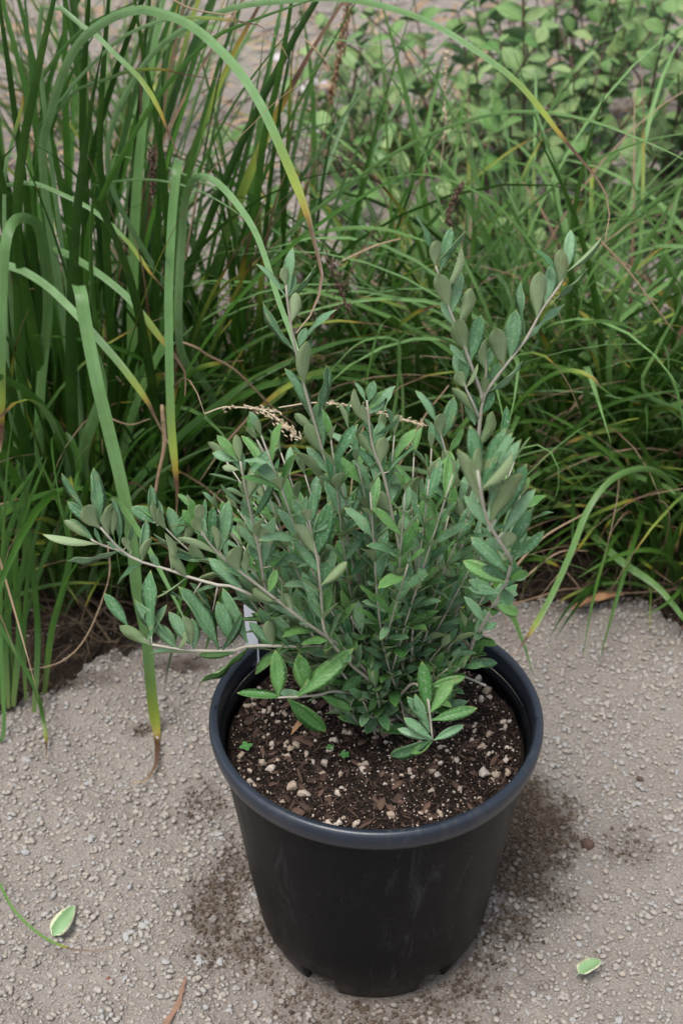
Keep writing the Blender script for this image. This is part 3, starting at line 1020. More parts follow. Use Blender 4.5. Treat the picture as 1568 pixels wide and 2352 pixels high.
def br(name_pts, r0, r1, mat='stem', n=26):
    P3 = [U(*p) for p in name_pts]
    Pn = spline([tuple(p) for p in P3], n)
    s = np.linspace(0, 1, n)
    rad = np.interp(s, [0, 1], [r0, r1]) * .68
    rad = rad * (1 + 0.10 * np.sin(s * 60))
    o = tube('branch', Pn, rad, M[mat], shrub, 7, 0.05)
    return o, Pn


def zA(x, y): return 75.4 + x * .4207, 1017.7 + y * .4207
def zB(x, y): return 565.4 + x * .4808, 829.2 + y * .4808
def zC(x, y): return 784 + x * .5, 471 + y * .5
def zD(x, y): return x * .5, 565 + y * .5
def zI(x, y): return x, y


SC = {zA: .4207, zB: .4808, zC: .5, zD: .5, zI: 1.0}
base = (905, 1600, 0.0)
STEMS = {}
STEMS['low_left'] = br([(895, 1620, .01), (880, 1520, -.01), (859, 1500, -.02), (758, 1488, -.03), (700, 1486, -.03), (580, 1483, -.03), (530, 1494, -.035), (430, 1493, -.04), (349, 1480, -.045)], .0030, .0014)
STEMS['up_left'] = br([(890, 1610, .01), (700, 1440, .0), (551, 1354, .0), (509, 1346, .0), (433, 1325, .0), (387, 1308, .0), (328, 1291, .0), (281, 1266, .0), (231, 1211, -.005)], .0028, .0013)
STEMS['twig_left'] = br([(281, 1266, 0), (250, 1257, .0), (222, 1246, -.005), (208, 1238, -.005)], .0015, .0012, n=8)
STEMS['mid_left'] = br([(890, 1600, -.01), (800, 1500, -.04), (702, 1430, -.06), (664, 1400, -.065), (605, 1354, -.07), (559, 1318, -.075), (500, 1270, -.08), (467, 1228, -.085), (450, 1200, -.085)], .0028, .0012)
STEMS['mid_left2'] = br([(860, 1520, .02), (750, 1420, .03), (600, 1340, .03), (475, 1291, .03), (403, 1236, .03), (370, 1200, .03)], .0022, .001)
STEMS['v559'] = br([(640, 1400, -.05), (610, 1346, -.055), (593, 1253, -.06), (572, 1161, -.065), (559, 1098, -.07), (552, 1060, -.07)], .0020, .0012)
STEMS['v614'] = br([(880, 1560, .03), (800, 1380, .05), (748, 1276, .06), (661, 1195, .06), (640, 1150, .06), (614, 1102, .06), (614, 1060, .06), (590, 1010, .06)], .0024, .0012)
STEMS['tall_left'] = br([(895, 1600, .02), (850, 1450, .02), (825, 1334, .02), (806, 1276, .02), (791, 1214, .02), (763, 1108, .02), (743, 1045, .02), (724, 978, .02), (702, 900, .02), (685, 830, .02), (672, 770, .02), (660, 690, .02), (657, 655, .02)], .0030, .0012, n=40)
STEMS['centre'] = br([(905, 1600, .0), (930, 1500, -.01), (940, 1382, -.015), (935, 1339, -.015), (921, 1276, -.015), (902, 1190, -.015), (887, 1118, -.015), (873, 1070, -.015), (854, 1021, -.015), (842, 920, -.015)], .0030, .0012, n=34)
STEMS['v712'] = br([(880, 1590, -.02), (790, 1510, -.05), (746, 1449, -.065), (741, 1406, -.065), (734, 1334, -.07), (729, 1286, -.07), (719, 1243, -.07), (712, 1209, -.07), (705, 1175, -.07)], .0024, .0012)
STEMS['v863'] = br([(900, 1500, .05), (855, 1340, .06), (855, 1240, .06), (861, 1166, .06), (863, 1094, .06), (868, 1040, .06)], .0020, .0011)
STEMS['tall_right'] = br([(925, 1600, .03), (1020, 1450, .04), (1046, 1382, .045), (1056, 1286, .05), (1068, 1199, .055), (1080, 1110, .06), (1096, 1021, .06), (1106, 931, .06), (1119, 896, .06), (1159, 841, .06), (1209, 776, .06), (1244, 711, .06), (1284, 656, .06), (1296, 630, .06)], .0034, .0013, n=44)
STEMS['fork_a'] = br([(1106, 920, .06), (1104, 901, .06), (1084, 846, .055), (1060, 780, .05), (1034, 716, .05), (1000, 610, .05)], .0022, .0011)
STEMS['fork_b'] = br([(1108, 915, .06), (1112, 880, .06), (1116, 850, .06), (1112, 800, .06)], .0017, .001, n=10)
STEMS['fork_c'] = br([(1099, 960, .06), (1085, 925, .055), (1071, 896, .055), (1062, 870, .055)], .0017, .001, n=10)
STEMS['v1039'] = br([(1066, 1215, .05), (1046, 1137, .045), (1039, 1096, .045), (1026, 1050, .045), (1014, 1006, .045), (1008, 985, .045)], .0019, .0011)
STEMS['front_right'] = br([(1075, 1500, .01), (1094, 1459, -.03), (1137, 1387, -.10), (1165, 1330, -.15), (1171, 1281, -.18), (1152, 1252, -.19), (1118, 1194, -.20), (1099, 1103, -.21), (1096, 1080, -.21)], .0028, .0013)
STEMS['right_low'] = br([(1078, 1530, .03), (1078, 1488, .03), (1045, 1455, .03), (1012, 1425, .03), (990, 1400, .03)], .0018, .001, 'stem_brown', 12)
STEMS['soil_left'] = br([(885, 1612, -.01), (777, 1588, -.045), (733, 1596, -.06), (690, 1600, -.07), (639, 1602, -.08)], .0019, .0013, n=16)
STEMS['soil_front'] = br([(915, 1600, -.02), (950, 1570, -.05), (980, 1600, -.08), (986, 1640, -.085), (993, 1700, -.09)], .0018, .0012, n=16)
STEMS['stub_right'] = br([(1040, 1545, .03), (1080, 1560, .02), (1115, 1575, .01)], .0017, .0016, n=6)
# woody base
V_, F_ = tube_geo(spline([(0.01, .012, SOIL_Z - .01), (0.006, .008, SOIL_Z + .03), (0.008, .006, SOIL_Z + .06)], 8), np.linspace(.0075, .0045, 8), 10, 0.08)
obj('trunk', mesh('trunk', V_, F_, M['stem_brown']), shrub)

TR = []   # (stem, zoom fn, [(bx,by,tx,ty,w,under,bright)...])


def TL(stem, zf, rows):
    so, Pn = STEMS[stem]
    PP = np.array([proj(p) for p in Pn])
    for (bx, by, tx, ty, w, un) in rows:
        b2 = zf(bx, by)
        t2 = zf(tx, ty)
        i = int(np.argmin(((PP - np.array(b2)) ** 2).sum(1)))
        so, Pn = STEMS[stem]
        if ((PP[i] - np.array(b2)) ** 2).sum() > 18 ** 2:
            best = None
            for s2, Pq in STEMS.values():
                Q = np.array([proj(p) for p in Pq])
                dd = ((Q - np.array(b2)) ** 2).sum(1)
                j = int(np.argmin(dd))
                if best is None or dd[j] < best[0]:
                    best = (dd[j], s2, Pq, j)
            _, so, Pn, i = best
        Yd = float(Pn[i][1])
        b3 = U(b2[0], b2[1], Yd)
        L = (U(t2[0], t2[1], Yd) - b3).length
        dy = random.uniform(.05, .35) * L * (-1 if un in (1, 3) else 1)
        t3 = U(t2[0], t2[1], Yd + dy)
        if (Vector(Pn[i]) - b3).length < .02:
            b3 = b3.lerp(Vector(Pn[i]), .65)
        L = (t3 - b3).length
        wv = w * 1.12 * SC[zf] * (b3 - CAM).dot(FWD) / FPX
        wn_ = max(wv, 0.27 * L)
        roll = math.acos(min(1, wv / wn_)) * random.choice((-1, 1)) if wv < wn_ else random.uniform(-.2, .2)
        p0 = Vector(Pn[i])
        if (p0 - b3).length > 0.004:        # short leaf stalk back to the twig
            q = spline([tuple(p0), tuple(p0.lerp(b3, .6)), tuple(b3 + (t3 - b3) * .03)], 4)
            tube('leaf_stalk', q, [.0007, .0006, .0005, .0005], M['stem'], so, 5)
        LEAF_RECS.append((leaf_matrix(b3, t3, wn_, roll, un in (1, 3)), 'br' if un in (2, 3) else 'up', so, wv * L))


TL('fork_a', zC, [(430, 290, 435, 145, 50, 1), (500, 480, 445, 290, 70, 1), (585, 660, 515, 500, 75, 1), (570, 540, 620, 365, 55, 1), (505, 370, 580, 190, 35, 1), (470, 300, 505, 100, 55, 0), (465, 230, 565, 115, 18, 0), (410, 180, 360, 35, 18, 0), (510, 485, 550, 305, 55, 0), (600, 710, 640, 505, 65, 0), (510, 560, 455, 440, 35, 0), (565, 820, 565, 650, 55, 0), (545, 740, 495, 640, 30, 0)])
TL('tall_right', zC, [(740, 740, 700, 535, 75, 1), (890, 530, 910, 300, 70, 1), (1010, 350, 1005, 205, 60, 1), (760, 710, 800, 480, 75, 0), (820, 590, 800, 355, 30, 0), (935, 430, 970, 275, 60, 0), (1030, 290, 1055, 115, 55, 0), (1055, 285, 1195, 155, 15, 0), (960, 460, 1145, 310, 15, 0), (855, 635, 1010, 440, 25, 0), (660, 855, 850, 745, 22, 0), (920, 300, 900, 195, 20, 0), (630, 1115, 725, 940, 50, 1), (690, 830, 730, 720, 50, 0), (650, 960, 700, 860, 45, 0), (620, 1010, 590, 860, 40, 0), (640, 880, 660, 780, 35, 1)])
TL('fork_b', zC, [(655, 760, 640, 595, 40, 1), (670, 750, 695, 640, 35, 0), (640, 750, 615, 690, 20, 0), (625, 850, 680, 760, 20, 0)])
TL('fork_c', zC, [(575, 830, 525, 760, 55, 1), (565, 840, 635, 730, 20, 1), (610, 960, 505, 845, 40, 1), (575, 1010, 575, 900, 45, 0), (535, 830, 510, 680, 30, 0)])
TL('v1039', zC, [(455, 1070, 450, 940, 50, 1), (425, 980, 355, 850, 35, 0), (450, 1130, 390, 970, 25, 0), (480, 1060, 515, 890, 60, 0), (500, 1140, 565, 1030, 30, 2), (490, 1250, 475, 1125, 50, 1), (490, 1310, 415, 1210, 55, 0), (470, 1060, 530, 920, 30, 2)])
TL('v1039', zB, [(1060, 750, 980, 645, 60, 1), (1025, 755, 865, 620, 40, 2), (870, 750, 830, 560, 25, 0), (900, 680, 870, 570, 45, 0), (880, 750, 810, 660, 25, 0), (1000, 640, 885, 510, 55, 0), (990, 640, 930, 430, 45, 1)])
TL('tall_left', zD, [(1325, 230, 1330, 10, 45, 0), (1310, 175, 1305, 90, 40, 1), (1335, 230, 1350, 125, 40, 0), (1335, 225, 1465, 115, 18, 0), (1300, 225, 1185, 75, 22, 0), (1340, 340, 1360, 215, 55, 1), (1350, 500, 1190, 280, 35, 0), (1410, 440, 1515, 270, 22, 0), (1400, 440, 1405, 375, 40, 0), (1405, 640, 1400, 425, 60, 1), (1425, 560, 1425, 420, 30, 0), (1390, 740, 1330, 560, 40, 0), (1485, 770, 1520, 555, 35, 0)])
TL('tall_left', zB, [(365, 460, 285, 300, 60, 1), (350, 430, 340, 190, 75, 0), (310, 600, 240, 400, 45, 1), (390, 560, 290, 410, 45, 0), (410, 640, 360, 525, 60, 1), (430, 620, 440, 420, 50, 0), (415, 555, 580, 350, 28, 0), (300, 300, 210, 30, 45, 0), (365, 240, 405, 30, 30, 0), (300, 340, 230, 250, 40, 1), (470, 840, 430, 700, 50, 1), (480, 820, 530, 610, 60, 0), (450, 700, 390, 640, 50, 0), (500, 800, 545, 580, 30, 2), (505, 960, 480, 850, 50, 0), (540, 1020, 590, 900, 50, 0), (530, 1060, 450, 940, 55, 0)])
TL('centre', zB, [(560, 300, 510, 130, 40, 1), (600, 200, 610, 95, 45, 0), (570, 220, 660, 140, 35, 2), (645, 495, 660, 355, 60, 1), (580, 300, 545, 200, 30, 1), (640, 560, 520, 400, 40, 0), (620, 700, 560, 580, 60, 1), (690, 720, 610, 610, 60, 1), (700, 690, 715, 510, 60, 0), (690, 580, 700, 440, 25, 0), (725, 520, 805, 410, 20, 0), (620, 400, 650, 290, 50, 0), (660, 360, 730, 280, 20, 0), (750, 950, 655, 860, 50, 0), (760, 1120, 700, 980, 60, 1), (790, 1030, 790, 900, 60, 1), (800, 1060, 860, 915, 50, 0), (740, 860, 790, 700, 35, 1), (560, 570, 510, 470, 25, 0), (590, 430, 525, 340, 40, 1), (600, 260, 660, 180, 45, 0), (560, 200, 525, 100, 20, 0), (640, 210, 700, 110, 30, 0), (590, 350, 560, 250, 30, 0), (600, 400, 590, 290, 30, 0), (740, 830, 640, 700, 55, 0), (700, 860, 770, 780, 30, 0), (775, 1150, 850, 1060, 45, 0), (770, 1160, 690, 1100, 60, 0), (665, 540, 640, 430, 30, 0), (580, 420, 560, 330, 35, 0)])
TL('v712', zB, [(300, 770, 285, 695, 45, 1), (310, 780, 325, 620, 50, 0), (325, 830, 435, 735, 30, 0), (320, 930, 235, 775, 55, 1), (340, 930, 395, 685, 80, 0), (345, 1010, 255, 880, 50, 0), (365, 1085, 490, 960, 45, 1), (370, 1090, 390, 950, 70, 0), (355, 1200, 270, 1010, 55, 0), (270, 760, 220, 660, 45, 0), (365, 1240, 395, 1080, 60, 2), (350, 1230, 300, 1090, 50, 0), (205, 1030, 200, 920, 60, 0), (210, 1120, 205, 1030, 45, 1)])
TL('v559', zA, [(1180, 290, 1215, 145, 75, 1), (1170, 190, 1310, 10, 45, 0), (1150, 190, 1110, 20, 55, 0), (1210, 420, 1325, 190, 40, 0), (1130, 360, 1030, 220, 22, 0), (1170, 430, 1150, 300, 60, 0), (1210, 560, 1275, 460, 85, 1), (1200, 590, 1130, 460, 40, 0), (1260, 690, 1330, 400, 60, 0), (1285, 790, 1345, 480, 45, 0), (1100, 160, 1030, 130, 35, 3), (1100, 90, 980, 50, 55, 0), (1080, 80, 1010, -40, 50, 2), (1090, 130, 1060, 20, 40, 0), (1230, 640, 1180, 560, 45, 0)])
TL('mid_left', zA, [(930, 480, 870, 395, 55, 1), (915, 480, 820, 370, 65, 2), (935, 440, 915, 320, 55, 3), (880, 400, 860, 300, 45, 2), (1005, 560, 995, 440, 45, 1), (1040, 560, 1060, 335, 80, 0), (1000, 610, 790, 525, 35, 1), (1140, 715, 1090, 540, 95, 1), (1250, 800, 1000, 610, 55, 0), (1330, 890, 1190, 790, 60, 1), (1410, 930, 1360, 800, 50, 1), (1410, 830, 1400, 730, 45, 1), (980, 560, 985, 350, 55, 0), (1010, 580, 900, 500, 60, 2), (1120, 780, 960, 630, 70, 0), (1480, 960, 1250, 850, 50, 0), (1390, 660, 1395, 600, 60, 0), (1300, 820, 1330, 690, 45, 2), (1165, 700, 1150, 560, 40, 1), (1480, 900, 1460, 720, 60, 0)])
TL('up_left', zA, [(360, 470, 270, 330, 90, 1), (280, 360, 165, 160, 38, 0), (370, 400, 345, 145, 70, 0), (410, 480, 405, 300, 60, 1), (380, 490, 190, 320, 60, 0), (455, 615, 190, 675, 40, 0), (485, 560, 460, 300, 40, 0), (595, 670, 445, 755, 25, 0), (575, 640, 620, 420, 55, 0), (590, 640, 640, 505, 45, 1), (560, 545, 490, 505, 40, 1), (580, 395, 645, 230, 50, 0), (595, 440, 540, 350, 70, 0), (740, 680, 755, 470, 50, 1), (700, 670, 640, 610, 35, 0), (550, 650, 400, 540, 30, 0), (845, 745, 685, 855, 14, 0), (850, 740, 760, 625, 50, 1), (1010, 795, 890, 815, 18, 0), (470, 470, 445, 350, 55, 1), (680, 480, 690, 390, 40, 0), (560, 520, 545, 450, 20, 0)])
TL('twig_left', zA, [(310, 520, 170, 420, 45, 1), (350, 555, 60, 490, 40, 1), (340, 540, 200, 415, 35, 0), (380, 560, 330, 470, 20, 0)])
TL('mid_left2', zA, [(740, 490, 670, 345, 40, 1), (720, 420, 665, 300, 45, 0), (805, 540, 740, 350, 65, 0), (840, 550, 880, 440, 45, 1), (780, 500, 830, 400, 50, 0), (640, 470, 650, 340, 40, 1), (640, 490, 690, 390, 35, 0), (900, 640, 650, 510, 18, 0), (850, 870, 710, 800, 14, 0), (980, 940, 860, 760, 22, 0), (905, 520, 920, 400, 55, 0)])
TL('low_left', zA, [(775, 1110, 545, 880, 60, 0), (645, 1000, 620, 705, 70, 0), (585, 1050, 715, 880, 40, 0), (520, 1000, 390, 820, 60, 0), (640, 1110, 465, 990, 60, 1), (900, 1090, 745, 925, 70, 0), (855, 1040, 840, 920, 50, 1), (810, 1120, 850, 1030, 30, 1), (990, 1115, 850, 785, 80, 0), (1045, 1120, 1140, 930, 45, 0), (1065, 1030, 1010, 870, 80, 0), (1195, 1060, 1030, 800, 70, 0), (1300, 1110, 1285, 975, 65, 1), (900, 1155, 640, 1145, 25, 0), (1100, 1170, 900, 1165, 40, 2), (1185, 1150, 925, 1345, 40, 2), (1390, 1090, 1240, 890, 55, 0), (1470, 1100, 1310, 940, 60, 0), (1385, 1140, 1210, 1260, 55, 2), (1280, 1100, 1180, 980, 50, 0), (1340, 1375, 1330, 1150, 80, 2), (1480, 1320, 1450, 1150, 80, 2), (760, 1110, 680, 990, 60, 0), (905, 1090, 870, 960, 60, 0)])
TL('front_right', zB, [(1095, 590, 1095, 400, 55, 1), (1100, 620, 1075, 310, 70, 0), (1130, 600, 1215, 330, 70, 0), (1140, 610, 1275, 445, 45, 1), (1110, 680, 1000, 430, 60, 1), (1180, 780, 1300, 490, 85, 1), (1160, 820, 1050, 650, 50, 0), (1150, 600, 1255, 340, 50, 0), (1200, 700, 1280, 370, 60, 0), (1250, 740, 1330, 500, 80, 0), (1270, 780, 1370, 610, 55, 0), (1240, 880, 1260, 810, 80, 1), (1230, 900, 1150, 850, 45, 0), (1280, 880, 1355, 710, 60, 0), (1285, 950, 1425, 815, 45, 0), (1210, 1000, 1075, 840, 70, 0), (1200, 1010, 1200, 910, 45, 1), (1275, 1030, 1250, 940, 75, 0), (1180, 1190, 1260, 1040, 75, 0), (1230, 1060, 1035, 955, 70, 2), (1190, 1110, 1060, 1085, 55, 0), (1200, 1170, 1300, 1210, 55, 2), (1290, 1040, 1340, 1020, 40, 0), (1260, 960, 1330, 790, 50, 0), (1150, 1130, 1100, 1010, 40, 0), (1100, 1425, 1120, 1320, 55, 2), (1060, 1440, 1200, 1445, 45, 0), (1160, 1310, 1195, 1250, 30, 0)])
TL('tall_right', zB, [(1000, 890, 815, 780, 30, 2), (1005, 1010, 925, 825, 55, 2), (1020, 1040, 880, 945, 45, 1), (1010, 900, 960, 760, 60, 1), (940, 830, 890, 750, 50, 1), (1000, 1170, 1080, 1080, 45, 0), (990, 1190, 860, 1010, 50, 2), (1040, 860, 1000, 760, 50, 0)])
TL('right_low', zB, [(930, 1180, 860, 1080, 60, 2), (900, 1180, 965, 1080, 45, 2), (920, 1210, 850, 1160, 70, 1), (1060, 1330, 980, 1250, 40, 0), (1000, 1330, 1010, 1200, 40, 0), (1075, 1300, 1140, 1190, 45, 0)])
TL('soil_left', zB, [(150, 1600, 150, 1400, 75, 2), (270, 1540, 260, 1400, 80, 2)])
TL('soil_left', zI, [(675, 1600, 808, 1496, 42, 2), (658, 1607, 746, 1676, 37, 2), (650, 1603, 545, 1595, 20, 2), (735, 1605, 815, 1630, 24, 2), (780, 1590, 830, 1548, 26, 2), (800, 1640, 775, 1590, 30, 0), (700, 1600, 640, 1590, 20, 0)])
TL('soil_front', zI, [(975, 1632, 969, 1522, 32, 2), (990, 1640, 1040, 1562, 30, 2), (995, 1650, 1095, 1625, 26, 2), (1000, 1700, 1065, 1665, 20, 0), (985, 1695, 912, 1675, 20, 0), (980, 1700, 892, 1748, 30, 0), (990, 1710, 947, 1730, 18, 2), (978, 1690, 950, 1600, 22, 0), (960, 1660, 935, 1600, 20, 0), (1000, 1560, 1068, 1556, 24, 2), (985, 1690, 930, 1650, 24, 0)])
TL('centre', zI, [(870, 1510, 940, 1480, 26, 2), (925, 1480, 985, 1425, 26, 2), (960, 1500, 1040, 1490, 28, 0), (975, 1480, 1000, 1450, 36, 2), (985, 1510, 1040, 1495, 30, 2), (850, 1600, 862, 1540, 26, 2), (885, 1535, 925, 1550, 30, 2), (780, 1490, 780, 1452, 32, 1), (985, 1405, 995, 1380, 34, 1)])

# side shoots that fill the heart of the shrub
def autoleaf(Pn, so, f0, f1, nodes, rs):
    n = len(Pn)
    ph = rs.uniform(0, 3)
    for k_ in range(nodes):
        f = f0 + (f1 - f0) * k_ / max(1, nodes - 1)
        i = min(n - 1, int(f * (n - 1)))
        p = Vector(Pn[i])
        T = Vector(Pn[min(n - 1, i + 1)] - Pn[max(0, i - 1)]).normalized()
        ref = T.orthogonal().normalized()
        last = f > .97
        for sgn in (0, math.pi):
            if rs.rand() < .06 and not last:
                continue
            ang = ph + k_ * math.pi / 2 + sgn + rs.normal(0, .3)
            rad = (Matrix.Rotation(ang, 3, T) @ ref).normalized()
            op = rs.uniform(.12, .4) if last else rs.uniform(.38, .85)
            a = (T * math.cos(op) + rad * math.sin(op)).normalized()
            Ll = rs.uniform(.021, .036) * (0.75 if last else 1)
            nrm = (T * math.sin(op) - rad * math.cos(op)).normalized()
            nrm = (nrm + Vector((0, 0, .3))).normalized()
            X = a.cross(nrm).normalized()
            nrm = X.cross(a).normalized()
            m = Matrix.Identity(4)
            m.col[0][:3] = X * Ll * rs.uniform(.24, .34)
            m.col[1][:3] = a * Ll
            m.col[2][:3] = nrm * Ll
            m.col[3][:3] = p
            LEAF_RECS.append((m, 'br' if rs.rand() < .42 else 'up', so, Ll * Ll * .3 * .5))


rsf = np.random.RandomState(77)
TOPS = [(905, 1000), (950, 1050), (985, 1100), (930, 1130), (1020, 1150), (820, 1060), (780, 1100), (700, 1090), (645, 1040), (600, 1000), (520, 1060), (500, 1170), (445, 1170), (1150, 1010), (1180, 1060), (1195, 1140), (1210, 1200), (545, 1170),
        (800, 985), (760, 1010), (880, 950), (960, 1160), (1040, 1090), (1150, 1150), (600, 1100), (670, 1150), (850, 1130), (990, 1030)]
for i in range(86):
    ty = rsf.uniform(1120, 1545)
    tx = rsf.uniform(np.interp(ty, [1120, 1250, 1400, 1545], [610, 520, 590, 780]), np.interp(ty, [1120, 1300, 1450, 1545], [1150, 1190, 1130, 1050]))
    Yt = rsf.uniform(-.09, .12)
    if ty > 1400:
        Yt = rsf.uniform(-.03, .12)
    if i < len(TOPS):
        tx, ty = TOPS[i]
    if 67 <= i < 76:             # low sprays that lean over the front and left of the soil
        tx, ty, Yt = rsf.uniform(600, 860), rsf.uniform(1400, 1540), rsf.uniform(-.03, .03)
    if i in (58, 59, 57, 56):
        tx, ty, Yt = rsf.uniform(960, 1060), rsf.uniform(1480, 1590), rsf.uniform(-.06, -.02)
    if i >= 76:
        tx, ty, Yt = rsf.uniform(800, 1010), rsf.uniform(1540, 1625), rsf.uniform(-.05, .0)
    tip = U(tx, ty, Yt)
    if tip.z < SOIL_Z + .03:
        tip.z = SOIL_Z + .03
    b0 = Vector((0.008 + rsf.uniform(-.02, .03), .008 + rsf.uniform(-.012, .012), SOIL_Z + rsf.uniform(-0.002, .05)))
    midp = b0.lerp(tip, .5) + Vector((rsf.uniform(-.01, .01), rsf.uniform(-.01, .01), -0.012))
    Pn = spline([tuple(b0), tuple(midp), tuple(tip)], 14)
    so = tube('branch', Pn, np.linspace(.0012, .0006, 14), M['stem'], shrub, 5, .05)
    L = (tip - b0).length
    autoleaf(Pn, so, .2, 1.0, max(4, int(L * .8 / .015)), rsf)

for nm, f0, f1, n_ in (('front_right', .05, .75, 9), ('tall_right', .12, .55, 9), ('centre', .1, .5, 8), ('tall_left', .1, .5, 8), ('mid_left', .1, .6, 8), ('v559', .05, 1, 5),
                       ('up_left', .1, .5, 6), ('v712', .1, .7, 6), ('v614', .2, 1, 9), ('v863', .2, 1, 7), ('mid_left2', .2, 1, 8), ('right_low', .1, 1, 4), ('v1039', .0, .5, 3)):
    so, Pn = STEMS[nm]
    autoleaf(Pn, so, f0, f1, n_, rsf)

LEAF_RECS.sort(key=lambda r: -r[3])
print('shrub leaves', len(LEAF_RECS))
for m, kd, so, _ in LEAF_RECS[:300]:
    obj('leaf', random.choice(OL[kd]), so, m)
for kd in ('up', 'br'):
    Vs, Fs, off, at = [], [], 0, {'along': [], 'across': []}
    mis = []
    for m, k2, so, _ in LEAF_RECS[300:]:
        if k2 != kd:
            continue
        me = random.choice(OL[kd])
        nv = len(me.vertices)
        v = np.empty(nv * 3)
        me.vertices.foreach_get('co', v)
        v = v.reshape(-1, 3)
        Mx = np.array(m)
        Vs.append(v @ Mx[:3, :3].T + Mx[:3, 3])
        f = np.array([p.vertices[:] for p in me.polygons])
        Fs.append(f + off)
        off += nv
        for a in at:
            q = np.empty(nv)
            me.attributes[a].data.foreach_get('value', q)
            at[a].append(q)
        mis.append([p.material_index for p in me.polygons])
    o = obj('small_leaves', mesh('small_leaves', np.concatenate(Vs), np.concatenate(Fs), [M['leaf_up' if kd == 'up' else 'leaf_bright'], M['leaf_down']], attrs={a: np.concatenate(q) for a, q in at.items()}, midx=np.concatenate(mis)), shrub)
    o['kind'] = 'stuff'

# ------------------------------------------------------------------ pot
pot = thing('plant_pot', 'round black plastic nursery pot with a rolled rim standing on the gravel', 'plant pot', (0, 0, 0))


def lathe(name, prof, seg, mat, parent, closed=True, notch=None):
    V_, F_ = [], []
    n = len(prof)
    for j in range(seg):
        th = 2 * math.pi * j / seg
        for i, (r, z) in enumerate(prof):
            if notch:
                z = notch(i, th, z)
            V_.append((r * math.cos(th), r * math.sin(th), z))
    for j in range(seg):
        j2 = (j + 1) % seg
        for i in range(n if closed else n - 1):
            i2 = (i + 1) % n
            F_.append((j * n + i, j2 * n + i, j2 * n + i2, j * n + i2))
    return obj(name, mesh(name, np.array(V_), np.array(F_), mat), parent)


wallp = [(.0935, -.004), (.0940, .0), (.0965, .006), (.0995, .014), (.1030, .022), (.1058, .032), (.1085, .052), (.1145, .095), (.1200, .142), (.1260, .190), (.1312, .232), (.1316, .2365), (.1300, .2365), (.1292, .232), (.1240, .190), (.1180, .142), (.1125, .095), (.1062, .052), (.1036, .032), (.1008, .022), (.0973, .014), (.0943, .006), (.0918, .0), (.0913, -.004)]


def notch(i, th, z):
    d = math.degrees(th) % 360
    for c in (241, 303, 20, 95, 160):
        if abs((d - c + 180) % 360 - 180) < 9:
            return max(z, 0.0300)
    return z


lathe('wall', wallp, 240, M['pot'], pot, True, notch)
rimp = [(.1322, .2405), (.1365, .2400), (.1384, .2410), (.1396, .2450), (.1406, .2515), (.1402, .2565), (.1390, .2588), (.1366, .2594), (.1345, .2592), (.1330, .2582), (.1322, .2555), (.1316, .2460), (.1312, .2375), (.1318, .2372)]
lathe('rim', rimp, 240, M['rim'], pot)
lathe('inner_ledge', [(.1298, .2355), (.1290, .2345), (.1275, .2325), (.1276, .2305), (.1285, .2298), (.1294, .2340)], 160, M['pot'], pot)
V_ = [(0, 0, .026)] + [(.0905 * math.cos(t), .0905 * math.sin(t), .026) for t in np.linspace(0, 2 * math.pi, 96, endpoint=False)]
obj('base', mesh('base', V_, [(0, 1 + i, 1 + (i + 1) % 96) for i in range(96)], M['pot']), pot)
for (px, py) in ((1231, 1652), (498, 1624)):
    c = G(px, py, .2602)
    q = [(c.x + .0016 * math.cos(a), c.y + .0026 * math.sin(a), .2597) for a in np.linspace(.6, 4.6, 9)]
    tube('moulded_mark', q, [.0003] * 9, M['pot'], pot, 4)

# ------------------------------------------------------------------ potting soil
n_r, n_t = 44, 150
V_ = [(0, 0, SOIL_Z)]
for i in range(1, n_r + 1):
    r = .1265 * i / n_r
    for j in range(n_t):
        t = 2 * math.pi * j / n_t
        x, y = r * math.cos(t), r * math.sin(t)
        V_.append((x, y, SOIL_Z + .004 * nz(x, y, 40, 1) + .0022 * nz(x, y, 150, 2) + .0009 * nz(x, y, 400, 3) - .004 * (r / .1265) ** 6))
F_ = [(0, 1 + j, 1 + (j + 1) % n_t) for j in range(n_t)]
for i in range(n_r - 1):
    for j in range(n_t):
        a, b = 1 + i * n_t + j, 1 + i * n_t + (j + 1) % n_t
        F_.append((a, a + n_t, b + n_t, b))
soil = obj('potting_soil', mesh('potting_soil', V_, F_, M['soil']))
tag(soil, 'dark brown potting mix with tan pumice and bark bits inside the black pot', 'soil', kind='stuff')


def soil_pts(n, rs, rmax=.124):
    a = rs.uniform(0, 2 * math.pi, n)
    r = rmax * np.sqrt(rs.rand(n))
    x, y = r * np.cos(a), r * np.sin(a)
    z = np.array([SOIL_Z + .004 * nz(q, w, 40, 1) + .0022 * nz(q, w, 150, 2) - .004 * (ww / .1265) ** 6 for q, w, ww in zip(x, y, r)])
    return np.stack([x, y, z], 1)


